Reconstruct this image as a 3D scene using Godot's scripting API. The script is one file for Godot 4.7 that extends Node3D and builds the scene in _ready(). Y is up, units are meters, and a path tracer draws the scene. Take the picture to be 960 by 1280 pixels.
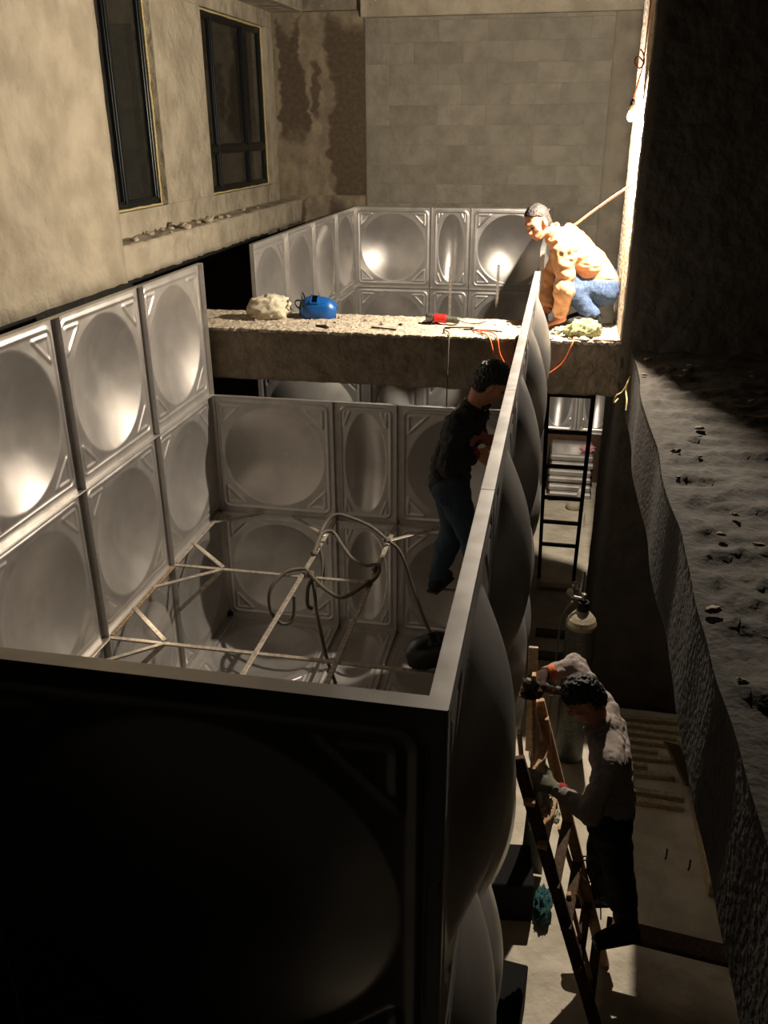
extends Node3D

var used := {}
var M := {}
var rng := RandomNumberGenerator.new()

# ---------------------------------------------------------------- naming helpers
func numbered(called: String, parent: Node) -> String:
	var key := str(parent.get_instance_id()) + called
	var n: int = used.get(key, 0)
	used[key] = n + 1
	return called if n == 0 else "%s_%03d" % [called, n]

func put(o: Node, called: String, parent: Node = null) -> Node:
	var p: Node = parent if parent != null else self
	o.name = numbered(called, p)
	p.add_child(o, true)
	return o

func thing(called: String, label: String, category: String, at := Vector3.ZERO, turn := 0.0, group := "") -> Node3D:
	var o := Node3D.new()
	put(o, called)
	o.position = at
	o.rotation.y = turn
	tag(o, label, category, group)
	return o

func tag(o: Node, label: String, category: String, group := "") -> Node:
	o.set_meta("label", label)
	o.set_meta("category", category)
	if group != "":
		o.set_meta("group", group)
	return o

func obj(called: String, mesh: Mesh, mat: Material, parent: Node = null, at := Vector3.ZERO) -> MeshInstance3D:
	var o := MeshInstance3D.new()
	o.mesh = mesh
	o.material_override = mat
	o.position = at
	put(o, called, parent)
	return o

func struct(called: String, mesh: Mesh, mat: Material, label: String, category: String) -> MeshInstance3D:
	var o := obj(called, mesh, mat)
	o.set_meta("kind", "structure")
	tag(o, label, category)
	return o

# ---------------------------------------------------------------- shape helpers
func mb() -> SurfaceTool:
	var st := SurfaceTool.new()
	st.begin(Mesh.PRIMITIVE_TRIANGLES)
	return st

func face(st: SurfaceTool, pts: Array, out: Vector3) -> void:
	var a: Vector3 = pts[0]
	var b: Vector3 = pts[1]
	var c: Vector3 = pts[2]
	var n := (b - a).cross(c - a)
	var q := pts.duplicate()
	if n.dot(out) > 0.0:      # counter-clockwise seen from outside: turn it round
		q.reverse()
	n = n.normalized()
	if n.dot(out) < 0.0:
		n = -n
	for i in range(1, q.size() - 1):
		for v in [q[0], q[i], q[i + 1]]:
			st.set_normal(n)
			st.add_vertex(v)

func add_box(st: SurfaceTool, xf: Transform3D, size: Vector3, ch := 0.004) -> void:
	var h := size * 0.5
	ch = min(ch, min(h.x, min(h.y, h.z)) * 0.6)
	var p := func(s: Vector3, ax: int) -> Vector3:
		var v := Vector3(s.x * (h.x - ch), s.y * (h.y - ch), s.z * (h.z - ch))
		v[ax] = s[ax] * h[ax]
		return xf * v
	var cen := xf.origin
	for ax in 3:
		var b := (ax + 1) % 3
		var c := (ax + 2) % 3
		for sg in [-1.0, 1.0]:
			var q := []
			for k in [[-1.0, -1.0], [1.0, -1.0], [1.0, 1.0], [-1.0, 1.0]]:
				var s := Vector3.ZERO
				s[ax] = sg
				s[b] = k[0]
				s[c] = k[1]
				q.append(p.call(s, ax))
			var dir := Vector3.ZERO
			dir[ax] = sg
			face(st, q, xf.basis * dir)
		for k in [[-1.0, -1.0], [1.0, -1.0], [1.0, 1.0], [-1.0, 1.0]]:   # the edges along ax
			var s0 := Vector3.ZERO
			s0[ax] = -1.0
			s0[b] = k[0]
			s0[c] = k[1]
			var s1 := s0
			s1[ax] = 1.0
			var d := Vector3.ZERO
			d[b] = k[0]
			d[c] = k[1]
			face(st, [p.call(s0, b), p.call(s1, b), p.call(s1, c), p.call(s0, c)], xf.basis * d)
	for x in [-1.0, 1.0]:
		for y in [-1.0, 1.0]:
			for z in [-1.0, 1.0]:
				var s := Vector3(x, y, z)
				face(st, [p.call(s, 0), p.call(s, 1), p.call(s, 2)], xf.basis * s)

func bx(st: SurfaceTool, lo: Vector3, hi: Vector3, ch := 0.004) -> void:
	add_box(st, Transform3D(Basis(), (lo + hi) * 0.5), hi - lo, ch)

func box_mesh(size: Vector3, ch := 0.004) -> ArrayMesh:
	var st := mb()
	add_box(st, Transform3D(), size, ch)
	return st.commit()

func frame_to(a: Vector3, b: Vector3, up := Vector3.UP) -> Transform3D:   # z along a->b, at the middle
	var z := (b - a).normalized()
	if abs(z.dot(up)) > 0.97:
		up = Vector3.RIGHT
	var x := up.cross(z).normalized()
	return Transform3D(Basis(x, z.cross(x), z), (a + b) * 0.5)

func add_bar(st: SurfaceTool, a: Vector3, b: Vector3, w: float, t: float, up := Vector3.UP, ch := 0.002) -> void:
	add_box(st, frame_to(a, b, up), Vector3(w, t, a.distance_to(b)), ch)

func smooth_tri(st: SurfaceTool, a: Array, b: Array, c: Array) -> void:   # [point, normal] each; wound clockwise from outside
	var cr: Vector3 = (b[0] - a[0]).cross(c[0] - a[0])
	var flip: bool = cr.dot(a[1] + b[1] + c[1]) > 0.0
	for q in ([a, c, b] if flip else [a, b, c]):
		st.set_normal(q[1])
		st.add_vertex(q[0])

func spline(pts: Array, per := 8) -> PackedVector3Array:
	var r := PackedVector3Array()
	var n := pts.size()
	for i in n - 1:
		var p0: Vector3 = pts[max(i - 1, 0)]
		var p1: Vector3 = pts[i]
		var p2: Vector3 = pts[i + 1]
		var p3: Vector3 = pts[min(i + 2, n - 1)]
		for k in per:
			r.append(p1.cubic_interpolate(p2, p0, p3, k / float(per)))
	r.append(pts[n - 1])
	return r

func add_tube(st: SurfaceTool, path: PackedVector3Array, r: float, sides := 8, r1 := -1.0) -> void:
	if r1 < 0.0:
		r1 = r
	var n := path.size()
	var rings := []
	var nrm := Vector3.UP
	var t0 := (path[1] - path[0]).normalized()
	if abs(t0.dot(nrm)) > 0.9:
		nrm = Vector3.RIGHT
	for i in n:
		var t := (path[min(i + 1, n - 1)] - path[max(i - 1, 0)]).normalized()
		nrm = (nrm - t * nrm.dot(t)).normalized()
		var bn := t.cross(nrm)
		var rr: float = lerp(r, r1, i / float(n - 1))
		var ring := []
		for k in sides:
			var a := TAU * k / sides
			var d := nrm * cos(a) + bn * sin(a)
			ring.append([path[i] + d * rr, d])
		rings.append(ring)
	for i in n - 1:
		for k in sides:
			var k2 := (k + 1) % sides
			smooth_tri(st, rings[i][k], rings[i][k2], rings[i + 1][k2])
			smooth_tri(st, rings[i][k], rings[i + 1][k2], rings[i + 1][k])
	for e in [0, n - 1]:
		var q := []
		for k in sides:
			q.append(rings[e][k][0])
		face(st, q, path[0] - path[1] if e == 0 else path[n - 1] - path[n - 2])

func tube_mesh(pts: Array, r: float, sides := 8, per := 8) -> ArrayMesh:
	var st := mb()
	add_tube(st, spline(pts, per), r, sides)
	return st.commit()

func add_lathe(st: SurfaceTool, prof: Array, xf := Transform3D(), sides := 24) -> void:   # prof: Vector2(radius, height)
	var n := prof.size()
	for i in n - 1:
		var a: Vector2 = prof[i]
		var b: Vector2 = prof[i + 1]
		var d := b - a
		if d.length() < 1e-6:
			continue
		var nn := Vector2(d.y, -d.x).normalized()
		for k in sides:
			var q := []
			for e in [[a, k], [b, k], [b, k + 1], [a, k + 1]]:
				var an: float = TAU * e[1] / sides
				var v: Vector2 = e[0]
				q.append([xf * Vector3(v.x * cos(an), v.y, v.x * sin(an)), (xf.basis * Vector3(nn.x * cos(an), nn.y, nn.x * sin(an))).normalized()])
			smooth_tri(st, q[0], q[1], q[2])
			smooth_tri(st, q[0], q[2], q[3])

func lathe_mesh(prof: Array, sides := 24) -> ArrayMesh:
	var st := mb()
	add_lathe(st, prof, Transform3D(), sides)
	return st.commit()

# a grid of quads with smooth normals; f(i, j) -> point; seen from du x dv
func add_grid(st: SurfaceTool, nu: int, nv: int, f: Callable) -> void:
	var p := PackedVector3Array()
	p.resize((nu + 1) * (nv + 1))
	for j in nv + 1:
		for i in nu + 1:
			p[j * (nu + 1) + i] = f.call(i / float(nu), j / float(nv))
	for j in nv:
		for i in nu:
			var a := j * (nu + 1) + i
			var q := [a, a + nu + 1, a + nu + 2, a, a + nu + 2, a + 1]
			for k in q:
				st.add_vertex(p[k])

# a box with a rough, noise-broken surface
func rough_box(lo: Vector3, hi: Vector3, cell: float, amp: float, nz: FastNoiseLite) -> ArrayMesh:
	var st := mb()
	var s := hi - lo
	var disp := func(p: Vector3) -> Vector3:
		return p + Vector3(nz.get_noise_3dv(p), nz.get_noise_3dv(p + Vector3(31, 7, 3)), nz.get_noise_3dv(p + Vector3(5, 57, 19))) * amp
	for ax in 3:
		var b := (ax + 1) % 3
		var c := (ax + 2) % 3
		for sg in [0, 1]:
			var nu := int(clamp(round(s[b] / cell), 1, 200))
			var nv := int(clamp(round(s[c] / cell), 1, 200))
			add_grid(st, nu, nv, func(u: float, v: float) -> Vector3:
				var p := Vector3.ZERO
				p[ax] = hi[ax] if sg == 1 else lo[ax]
				p[b] = lerp(lo[b], hi[b], u if sg == 1 else 1.0 - u)
				p[c] = lerp(lo[c], hi[c], v)
				return disp.call(p))
	st.generate_normals()
	return st.commit()

# an irregular lump (rubble, crumpled cloth): a sphere pushed about by noise
func lump(r: Vector3, amp: float, freq: float, sd: int, rings := 12, flat := -1.0) -> ArrayMesh:
	var nz := FastNoiseLite.new()
	nz.seed = sd
	nz.frequency = freq
	nz.fractal_octaves = 3
	nz.fractal_gain = 0.45
	var st := mb()
	add_grid(st, rings * 2, rings, func(u: float, v: float) -> Vector3:
		var a := fposmod(u, 1.0) * TAU
		var e := (v - 0.5) * PI
		var d := Vector3(cos(e) * cos(a), sin(e), -cos(e) * sin(a))
		if v < 0.001:
			d = Vector3.DOWN
		elif v > 0.999:
			d = Vector3.UP
		var k: float = 1.0 + amp * nz.get_noise_3dv(d) * 2.0 - amp * 0.8 * (1.0 - 2.0 * abs(nz.get_noise_3dv(d * 1.7 + Vector3(9, 9, 9))))
		var p: Vector3 = d * r * k
		if p.y < flat * r.y:
			p.y = flat * r.y
		return p)
	st.generate_normals()
	return st.commit()

func fnoise(sd: int, freq: float, oct := 4) -> FastNoiseLite:
	var n := FastNoiseLite.new()
	n.seed = sd
	n.frequency = freq
	n.fractal_octaves = oct
	return n

# ---------------------------------------------------------------- materials
func ntex(sd: int, freq: float, cols: Array, oct := 5, type := FastNoiseLite.TYPE_SIMPLEX_SMOOTH) -> NoiseTexture2D:
	var t := NoiseTexture2D.new()
	t.width = 512
	t.height = 512
	t.seamless = true
	var n := fnoise(sd, freq, oct)
	n.noise_type = type
	t.noise = n
	var g := Gradient.new()
	var offs := PackedFloat32Array()
	var cc := PackedColorArray()
	for i in cols.size():
		offs.append(i / float(cols.size() - 1))
		cc.append(cols[i])
	g.offsets = offs
	g.colors = cc
	t.color_ramp = g
	return t

func bump(sd: int, freq: float, strength: float, oct := 5) -> NoiseTexture2D:
	var t := NoiseTexture2D.new()
	t.width = 512
	t.height = 512
	t.seamless = true
	t.as_normal_map = true
	t.bump_strength = strength
	t.noise = fnoise(sd, freq, oct)
	return t

func tri(m: StandardMaterial3D, scale: float, world := true) -> StandardMaterial3D:
	m.uv1_triplanar = true
	m.uv1_world_triplanar = world
	m.uv1_scale = Vector3.ONE * scale
	return m

func plain(c: Color, rough := 0.7, metal := 0.0) -> StandardMaterial3D:
	var m := StandardMaterial3D.new()
	m.albedo_color = c
	m.roughness = rough
	m.metallic = metal
	return m

func noisy(sd: int, dark: Color, light: Color, freq: float, scale: float, rough: float, bumps: float, metal := 0.0, world := true) -> StandardMaterial3D:
	var m := StandardMaterial3D.new()
	m.albedo_texture = ntex(sd, freq, [dark, dark.lerp(light, 0.35), light.lerp(dark, 0.2), light])
	m.roughness = rough
	m.metallic = metal
	if bumps > 0.0:
		m.normal_enabled = true
		m.normal_texture = bump(sd + 50, freq * 2.5, bumps)
	return tri(m, scale, world)

func make_materials() -> void:
	M.plaster = noisy(3, Color(0.55, 0.515, 0.44), Color(0.70, 0.66, 0.58), 0.007, 0.42, 0.92, 6.0)
	M.concrete = noisy(4, Color(0.44, 0.41, 0.355), Color(0.55, 0.515, 0.45), 0.008, 0.5, 0.92, 5.0)
	M.beam = noisy(5, Color(0.42, 0.37, 0.31), Color(0.54, 0.49, 0.42), 0.012, 0.8, 0.95, 5.0)
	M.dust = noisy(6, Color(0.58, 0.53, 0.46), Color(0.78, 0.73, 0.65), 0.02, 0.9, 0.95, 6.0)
	M.floor = noisy(7, Color(0.72, 0.68, 0.60), Color(0.88, 0.84, 0.76), 0.008, 0.5, 0.85, 4.0)
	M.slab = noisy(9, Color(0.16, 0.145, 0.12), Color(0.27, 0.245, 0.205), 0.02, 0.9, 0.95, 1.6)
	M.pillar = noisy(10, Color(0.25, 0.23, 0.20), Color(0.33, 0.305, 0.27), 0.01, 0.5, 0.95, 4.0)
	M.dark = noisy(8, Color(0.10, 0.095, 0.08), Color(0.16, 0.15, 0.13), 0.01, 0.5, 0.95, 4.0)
	M.blocks = []
	for i in 4:
		var k := 0.98 + 0.025 * i
		M.blocks.append(noisy(20 + i, Color(0.47, 0.45, 0.40) * k, Color(0.545, 0.52, 0.465) * k, 0.008, 0.7, 0.93, 5.0))
	# stainless steel: fine brushed grain and light smears
	var s := StandardMaterial3D.new()
	s.albedo_texture = ntex(31, 0.006, [Color(0.70, 0.685, 0.67), Color(0.78, 0.765, 0.745), Color(0.75, 0.735, 0.72), Color(0.81, 0.80, 0.78)])
	s.metallic = 0.78
	s.roughness = 1.0
	s.roughness_texture = ntex(32, 0.01, [Color(0.33, 0.33, 0.33), Color(0.38, 0.38, 0.38), Color(0.45, 0.45, 0.45)])
	s.roughness_texture_channel = BaseMaterial3D.TEXTURE_CHANNEL_RED
	tri(s, 0.8)
	M.steel = s
	M.bar = noisy(33, Color(0.58, 0.53, 0.46), Color(0.78, 0.75, 0.70), 0.02, 2.0, 0.45, 0.0, 0.6)
	M.rust = noisy(34, Color(0.42, 0.30, 0.18), Color(0.70, 0.62, 0.50), 0.03, 2.0, 0.6, 0.0, 0.4)
	M.alu = plain(Color(0.13, 0.14, 0.145), 0.35, 0.6)
	var gl := plain(Color(0.05, 0.07, 0.07, 0.35), 0.04)
	gl.transparency = BaseMaterial3D.TRANSPARENCY_ALPHA
	M.glass = gl
	M.foam = noisy(36, Color(0.66, 0.58, 0.36), Color(0.86, 0.80, 0.58), 0.03, 4.0, 0.9, 6.0)
	M.iron = noisy(37, Color(0.05, 0.045, 0.04), Color(0.13, 0.11, 0.09), 0.03, 3.0, 0.55, 0.0, 0.3)
	M.wood = noisy(38, Color(0.66, 0.52, 0.38), Color(0.82, 0.68, 0.53), 0.02, 3.0, 0.8, 4.0)
	M.darkwood = noisy(39, Color(0.20, 0.14, 0.09), Color(0.36, 0.27, 0.18), 0.02, 3.0, 0.85, 4.0)
	M.palewood = noisy(40, Color(0.62, 0.55, 0.43), Color(0.82, 0.76, 0.64), 0.02, 2.0, 0.8, 3.0)
	M.rubber = plain(Color(0.035, 0.033, 0.03), 0.6)
	M.boxblack = plain(Color(0.02, 0.019, 0.018), 0.95)
	M.orange = plain(Color(0.86, 0.42, 0.20), 0.5)
	M.pinkhose = plain(Color(0.86, 0.62, 0.52), 0.5)
	M.black = plain(Color(0.025, 0.025, 0.025), 0.4)
	M.skin = noisy(41, Color(0.68, 0.45, 0.34), Color(0.80, 0.57, 0.45), 0.03, 6.0, 0.55, 2.0, 0.0, false)
	M.hair = noisy(42, Color(0.015, 0.013, 0.012), Color(0.05, 0.045, 0.04), 0.06, 8.0, 0.45, 5.0, 0.0, false)
	M.greyhair = noisy(43, Color(0.06, 0.045, 0.035), Color(0.15, 0.115, 0.09), 0.06, 8.0, 0.6, 6.0, 0.0, false)
	M.navy = noisy(44, Color(0.045, 0.045, 0.06), Color(0.10, 0.10, 0.12), 0.02, 5.0, 0.75, 8.0, 0.0, false)
	M.jeans = noisy(45, Color(0.10, 0.16, 0.20), Color(0.20, 0.28, 0.33), 0.02, 5.0, 0.85, 8.0, 0.0, false)
	M.bluejeans = noisy(46, Color(0.13, 0.19, 0.30), Color(0.34, 0.43, 0.56), 0.02, 5.0, 0.85, 8.0, 0.0, false)
	M.tan = noisy(47, Color(0.80, 0.57, 0.40), Color(0.88, 0.68, 0.51), 0.02, 5.0, 0.8, 8.0, 0.0, false)
	M.sweater = noisy(48, Color(0.52, 0.47, 0.44), Color(0.66, 0.61, 0.58), 0.03, 7.0, 0.9, 8.0, 0.0, false)
	M.blackcloth = noisy(49, Color(0.015, 0.015, 0.015), Color(0.05, 0.045, 0.045), 0.03, 5.0, 0.8, 6.0, 0.0, false)
	M.knit = noisy(50, Color(0.40, 0.40, 0.34), Color(0.66, 0.65, 0.57), 0.05, 10.0, 0.9, 12.0, 0.0, false)
	M.brownglove = noisy(51, Color(0.20, 0.12, 0.08), Color(0.36, 0.24, 0.16), 0.05, 10.0, 0.85, 12.0, 0.0, false)
	M.redcuff = plain(Color(0.60, 0.12, 0.13), 0.85)
	M.orangecuff = plain(Color(0.80, 0.40, 0.22), 0.85)
	M.white = noisy(52, Color(0.62, 0.58, 0.48), Color(0.86, 0.83, 0.74), 0.03, 5.0, 0.85, 10.0, 0.0, false)
	M.greencloth = noisy(53, Color(0.30, 0.34, 0.20), Color(0.78, 0.77, 0.60), 0.025, 6.0, 0.9, 12.0, 0.0, false)
	M.blueplastic = plain(Color(0.06, 0.30, 0.56), 0.32)
	M.darkblue = plain(Color(0.05, 0.12, 0.35), 0.3)
	M.redplastic = plain(Color(0.78, 0.13, 0.11), 0.4)
	M.greymetal = plain(Color(0.45, 0.44, 0.42), 0.35, 0.8)
	M.brightmetal = plain(Color(0.78, 0.76, 0.72), 0.2, 1.0)
	M.teal = noisy(54, Color(0.10, 0.26, 0.27), Color(0.25, 0.45, 0.45), 0.03, 6.0, 0.9, 8.0, 0.0, false)
	M.pinkcloth = noisy(55, Color(0.80, 0.40, 0.46), Color(0.95, 0.78, 0.78), 0.03, 7.0, 0.9, 8.0, 0.0, false)
	M.cardboard = noisy(56, Color(0.32, 0.27, 0.20), Color(0.42, 0.36, 0.28), 0.02, 3.0, 0.9, 2.0)
	M.cyl = noisy(57, Color(0.20, 0.20, 0.17), Color(0.36, 0.36, 0.31), 0.02, 2.5, 0.5, 4.0, 0.2)
	M.cyltop = noisy(58, Color(0.42, 0.38, 0.30), Color(0.74, 0.70, 0.60), 0.03, 5.0, 0.55, 6.0, 0.1)
	var pl := plain(Color(0.85, 0.84, 0.80, 0.55), 0.25)
	pl.transparency = BaseMaterial3D.TRANSPARENCY_ALPHA
	M.plastic = plain(Color(0.80, 0.78, 0.72), 0.25)
	M.cable = noisy(59, Color(0.20, 0.18, 0.155), Color(0.50, 0.46, 0.40), 0.06, 7.0, 0.7, 8.0, 0.0, false)
	M.eye = plain(Color(0.03, 0.025, 0.02), 0.15)

# ---------------------------------------------------------------- smooth bodies: a field of capsules, meshed as surface nets
class Field:
	var o: Vector3
	var n: Vector3i
	var c: float
	var k: float
	var a: PackedFloat32Array
	var cut = null
	var wrinkle: FastNoiseLite = null
	var amp := 0.0
	var squeeze := Vector3.ONE
	func _init(lo: Vector3, hi: Vector3, cell: float, sharp: float) -> void:
		o = lo
		c = cell
		k = sharp
		n = Vector3i(((hi - lo) / cell).ceil()) + Vector3i.ONE
		a = PackedFloat32Array()
		a.resize(n.x * n.y * n.z)
	func span(lo: Vector3, hi: Vector3) -> Array:
		var i0 := Vector3i(((lo - o) / c).floor()).clamp(Vector3i.ZERO, n)
		var i1 := Vector3i(((hi - o) / c).ceil() + Vector3.ONE).clamp(Vector3i.ZERO, n)
		return [i0, i1]
	func cap(p: Vector3, q: Vector3, ra: float, rb := -1.0) -> void:
		if rb < 0.0:
			rb = ra
		var m: float = max(ra, rb) + 6.0 / k
		var e := Vector3.ONE * m
		var sp := span(p.min(q) - e, p.max(q) + e)
		var i0: Vector3i = sp[0]
		var i1: Vector3i = sp[1]
		var pq := q - p
		var l2: float = max(pq.length_squared(), 1e-9)
		for z in range(i0.z, i1.z):
			for y in range(i0.y, i1.y):
				var row := (z * n.y + y) * n.x
				for x in range(i0.x, i1.x):
					var v := o + Vector3(x, y, z) * c - p
					var t: float = clamp(v.dot(pq) / l2, 0.0, 1.0)
					var d := (v - pq * t).length() - ra - (rb - ra) * t
					if d < 6.0 / k:
						a[row + x] += exp(-k * max(d, -0.25))
	func ell(ce: Vector3, b: Basis, r: Vector3) -> void:
		var m: float = max(r.x, max(r.y, r.z)) + 6.0 / k
		var e := Vector3.ONE * m
		var sp := span(ce - e, ce + e)
		var i0: Vector3i = sp[0]
		var i1: Vector3i = sp[1]
		var inv := b.transposed()
		for z in range(i0.z, i1.z):
			for y in range(i0.y, i1.y):
				var row := (z * n.y + y) * n.x
				for x in range(i0.x, i1.x):
					var v := inv * (o + Vector3(x, y, z) * c - ce)
					var k0 := (v / r).length()
					var k1 := (v / (r * r)).length()
					var d: float = -min(r.x, min(r.y, r.z)) if k1 < 1e-6 else k0 * (k0 - 1.0) / k1
					if d < 6.0 / k:
						a[row + x] += exp(-k * max(d, -0.25))
	func mesh(st: SurfaceTool, base: Vector3) -> void:
		var tot := a.size()
		var d := PackedFloat32Array()
		d.resize(tot)
		var has_cut: bool = cut != null
		for z in n.z:
			for y in n.y:
				var row := (z * n.y + y) * n.x
				for x in n.x:
					var s := a[row + x]
					if s <= 0.0:
						d[row + x] = 1.0
						continue
					var v := -log(s) / k
					if v < 0.06 and v > -0.06:
						var p := o + Vector3(x, y, z) * c
						if wrinkle != null:
							v += amp * wrinkle.get_noise_3dv(p * squeeze)
						if has_cut:
							v = max(v, cut.call(p))
					d[row + x] = v
		var vid := PackedInt32Array()
		vid.resize(tot)
		vid.fill(-1)
		var vs := PackedVector3Array()
		var ns := PackedVector3Array()
		var sx := 1
		var sy := n.x
		var sz := n.x * n.y
		var off := [0, sx, sy, sx + sy, sz, sx + sz, sy + sz, sx + sy + sz]
		var cor := [Vector3(0, 0, 0), Vector3(1, 0, 0), Vector3(0, 1, 0), Vector3(1, 1, 0), Vector3(0, 0, 1), Vector3(1, 0, 1), Vector3(0, 1, 1), Vector3(1, 1, 1)]
		var eds := [[0, 1], [2, 3], [4, 5], [6, 7], [0, 2], [1, 3], [4, 6], [5, 7], [0, 4], [1, 5], [2, 6], [3, 7]]
		for z in n.z - 1:
			for y in n.y - 1:
				var row := (z * n.y + y) * n.x
				for x in n.x - 1:
					var i := row + x
					if d[i] > 0.9:
						continue
					var neg := 0
					for q in 8:
						if d[i + off[q]] < 0.0:
							neg += 1
					if neg == 0 or neg == 8:
						continue
					var acc := Vector3.ZERO
					var cnt := 0
					for e in eds:
						var da := d[i + off[e[0]]]
						var db := d[i + off[e[1]]]
						if (da < 0.0) != (db < 0.0):
							acc += cor[e[0]].lerp(cor[e[1]], da / (da - db))
							cnt += 1
					var g := Vector3.ZERO
					for q in 8:
						g += (cor[q] * 2.0 - Vector3.ONE) * min(d[i + off[q]], 0.08)
					vid[i] = vs.size()
					vs.append(o + (Vector3(x, y, z) + acc / cnt) * c - base)
					ns.append(g.normalized())
		for z in range(1, n.z - 1):
			for y in range(1, n.y - 1):
				var row := (z * n.y + y) * n.x
				for x in range(1, n.x - 1):
					var i := row + x
					var here := d[i]
					if here > 0.9:
						continue
					for ax in 3:
						var st0: int = [sx, sy, sz][ax]
						var other := d[i + st0]
						if (here < 0.0) == (other < 0.0):
							continue
						var u: int = [sy, sz, sx][ax]
						var w: int = [sz, sx, sy][ax]
						var q := [vid[i - u - w], vid[i - w], vid[i], vid[i - u]]
						if q[0] < 0 or q[1] < 0 or q[2] < 0 or q[3] < 0:
							continue
						if here < 0.0:
							q.reverse()
						for t in [q[0], q[1], q[2], q[0], q[2], q[3]]:
							st.set_normal(ns[t])
							st.add_vertex(vs[t])

func bounds(pts: Array, pad: float) -> AABB:
	var b := AABB(pts[0], Vector3.ZERO)
	for p in pts:
		b = b.expand(p)
	return b.grow(pad)

func field(pts: Array, pad: float, cell: float, sharp: float) -> Field:
	var b := bounds(pts, pad)
	return Field.new(b.position, b.end, cell, sharp)

# fingers: dir along the hand, palm out of the palm, side towards the thumb
func hand_bones(F: Field, w: Vector3, dir: Vector3, palm: Vector3, side: Vector3, curl: Array, grow := 0.0, s := 1.0) -> void:
	dir = dir.normalized()
	palm = (palm - dir * palm.dot(dir)).normalized()
	var sd := dir.cross(palm).normalized()
	if sd.dot(side) < 0.0:
		sd = -sd
	F.cap(w - dir * 0.03, w + dir * 0.02, 0.024 * s + grow, 0.025 * s + grow)
	var lens := [0.072, 0.080, 0.074, 0.058]
	for i in 4:
		var kn: Vector3 = w + dir * (0.092 - 0.004 * abs(i - 1)) * s + sd * (0.031 - i * 0.0205) * s - palm * 0.004 * (1 if i == 1 or i == 2 else 0)
		F.cap(w + dir * 0.015 + sd * (0.016 - i * 0.0105) * s, kn, 0.0165 * s + grow, 0.0115 * s + grow)
		var p := kn
		var th := 0.0
		var spread := sd * (0.12 - i * 0.08)
		for j in 3:
			th += curl[i] * [0.8, 1.2, 0.8][j]
			var d := ((dir + spread) * cos(th) + palm * sin(th)).normalized()
			var l: float = lens[i] * [0.45, 0.3, 0.25][j] * s
			F.cap(p, p + d * l, (0.0098 - j * 0.001) * s + grow, (0.0090 - j * 0.001) * s + grow)
			p += d * l
	var p := w + dir * 0.028 * s + sd * 0.026 * s
	for j in 3:
		var d := (dir * (0.55 + 0.2 * j) + sd * (0.75 - 0.22 * j) + palm * (0.25 + 0.25 * j)).normalized()
		var l: float = [0.042, 0.034, 0.027][j] * s
		F.cap(p, p + d * l, (0.0145 - j * 0.0022) * s + grow, (0.0125 - j * 0.002) * s + grow)
		p += d * l

# H: head centre c, forward f, up u; returns the frame with x = side, y = up, z = forward
func head_frame(f: Vector3, u: Vector3) -> Basis:
	f = f.normalized()
	u = (u - f * u.dot(f)).normalized()
	return Basis(u.cross(f), u, f)

func head_mesh(st: SurfaceTool, base: Vector3, c: Vector3, b: Basis, neck: Vector3) -> void:
	var F := field([c - Vector3.ONE * 0.15, c + Vector3.ONE * 0.15, neck], 0.05, 0.006, 110.0)
	var at := func(x: float, y: float, z: float) -> Vector3: return c + b * Vector3(x, y, z)
	F.ell(at.call(0, 0.03, -0.012), b, Vector3(0.073, 0.088, 0.09))
	F.ell(at.call(0, -0.045, 0.022), b, Vector3(0.056, 0.066, 0.062))
	F.cap(at.call(0, -0.098, 0.062), at.call(0, -0.094, 0.066), 0.014)                    # chin
	F.cap(at.call(-0.045, -0.075, 0.01), at.call(-0.02, -0.098, 0.05), 0.014)               # jaw line
	F.cap(at.call(0.045, -0.075, 0.01), at.call(0.02, -0.098, 0.05), 0.014)
	F.cap(at.call(0, 0.018, 0.082), at.call(0, -0.026, 0.103), 0.008, 0.013)               # nose
	F.cap(at.call(-0.012, -0.03, 0.09), at.call(0.012, -0.03, 0.09), 0.009)
	F.cap(at.call(-0.042, 0.027, 0.066), at.call(-0.01, 0.03, 0.082), 0.011)               # brows
	F.cap(at.call(0.042, 0.027, 0.066), at.call(0.01, 0.03, 0.082), 0.011)
	F.cap(at.call(-0.046, -0.018, 0.055), at.call(-0.036, -0.022, 0.064), 0.016)           # cheekbones
	F.cap(at.call(0.046, -0.018, 0.055), at.call(0.036, -0.022, 0.064), 0.016)
	F.cap(at.call(-0.018, -0.057, 0.078), at.call(0.018, -0.057, 0.078), 0.0075)           # lips
	F.cap(at.call(-0.015, -0.069, 0.076), at.call(0.015, -0.069, 0.076), 0.008)
	for s in [-1.0, 1.0]:
		F.ell(at.call(s * 0.077, -0.004, -0.012), b * Basis(Vector3.UP, s * 0.45), Vector3(0.009, 0.031, 0.019))
		F.cap(at.call(s * 0.074, -0.03, -0.004), at.call(s * 0.074, -0.026, -0.004), 0.009)
	F.cap(at.call(0, -0.05, -0.035), neck, 0.054, 0.058)
	F.mesh(st, base)

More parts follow.
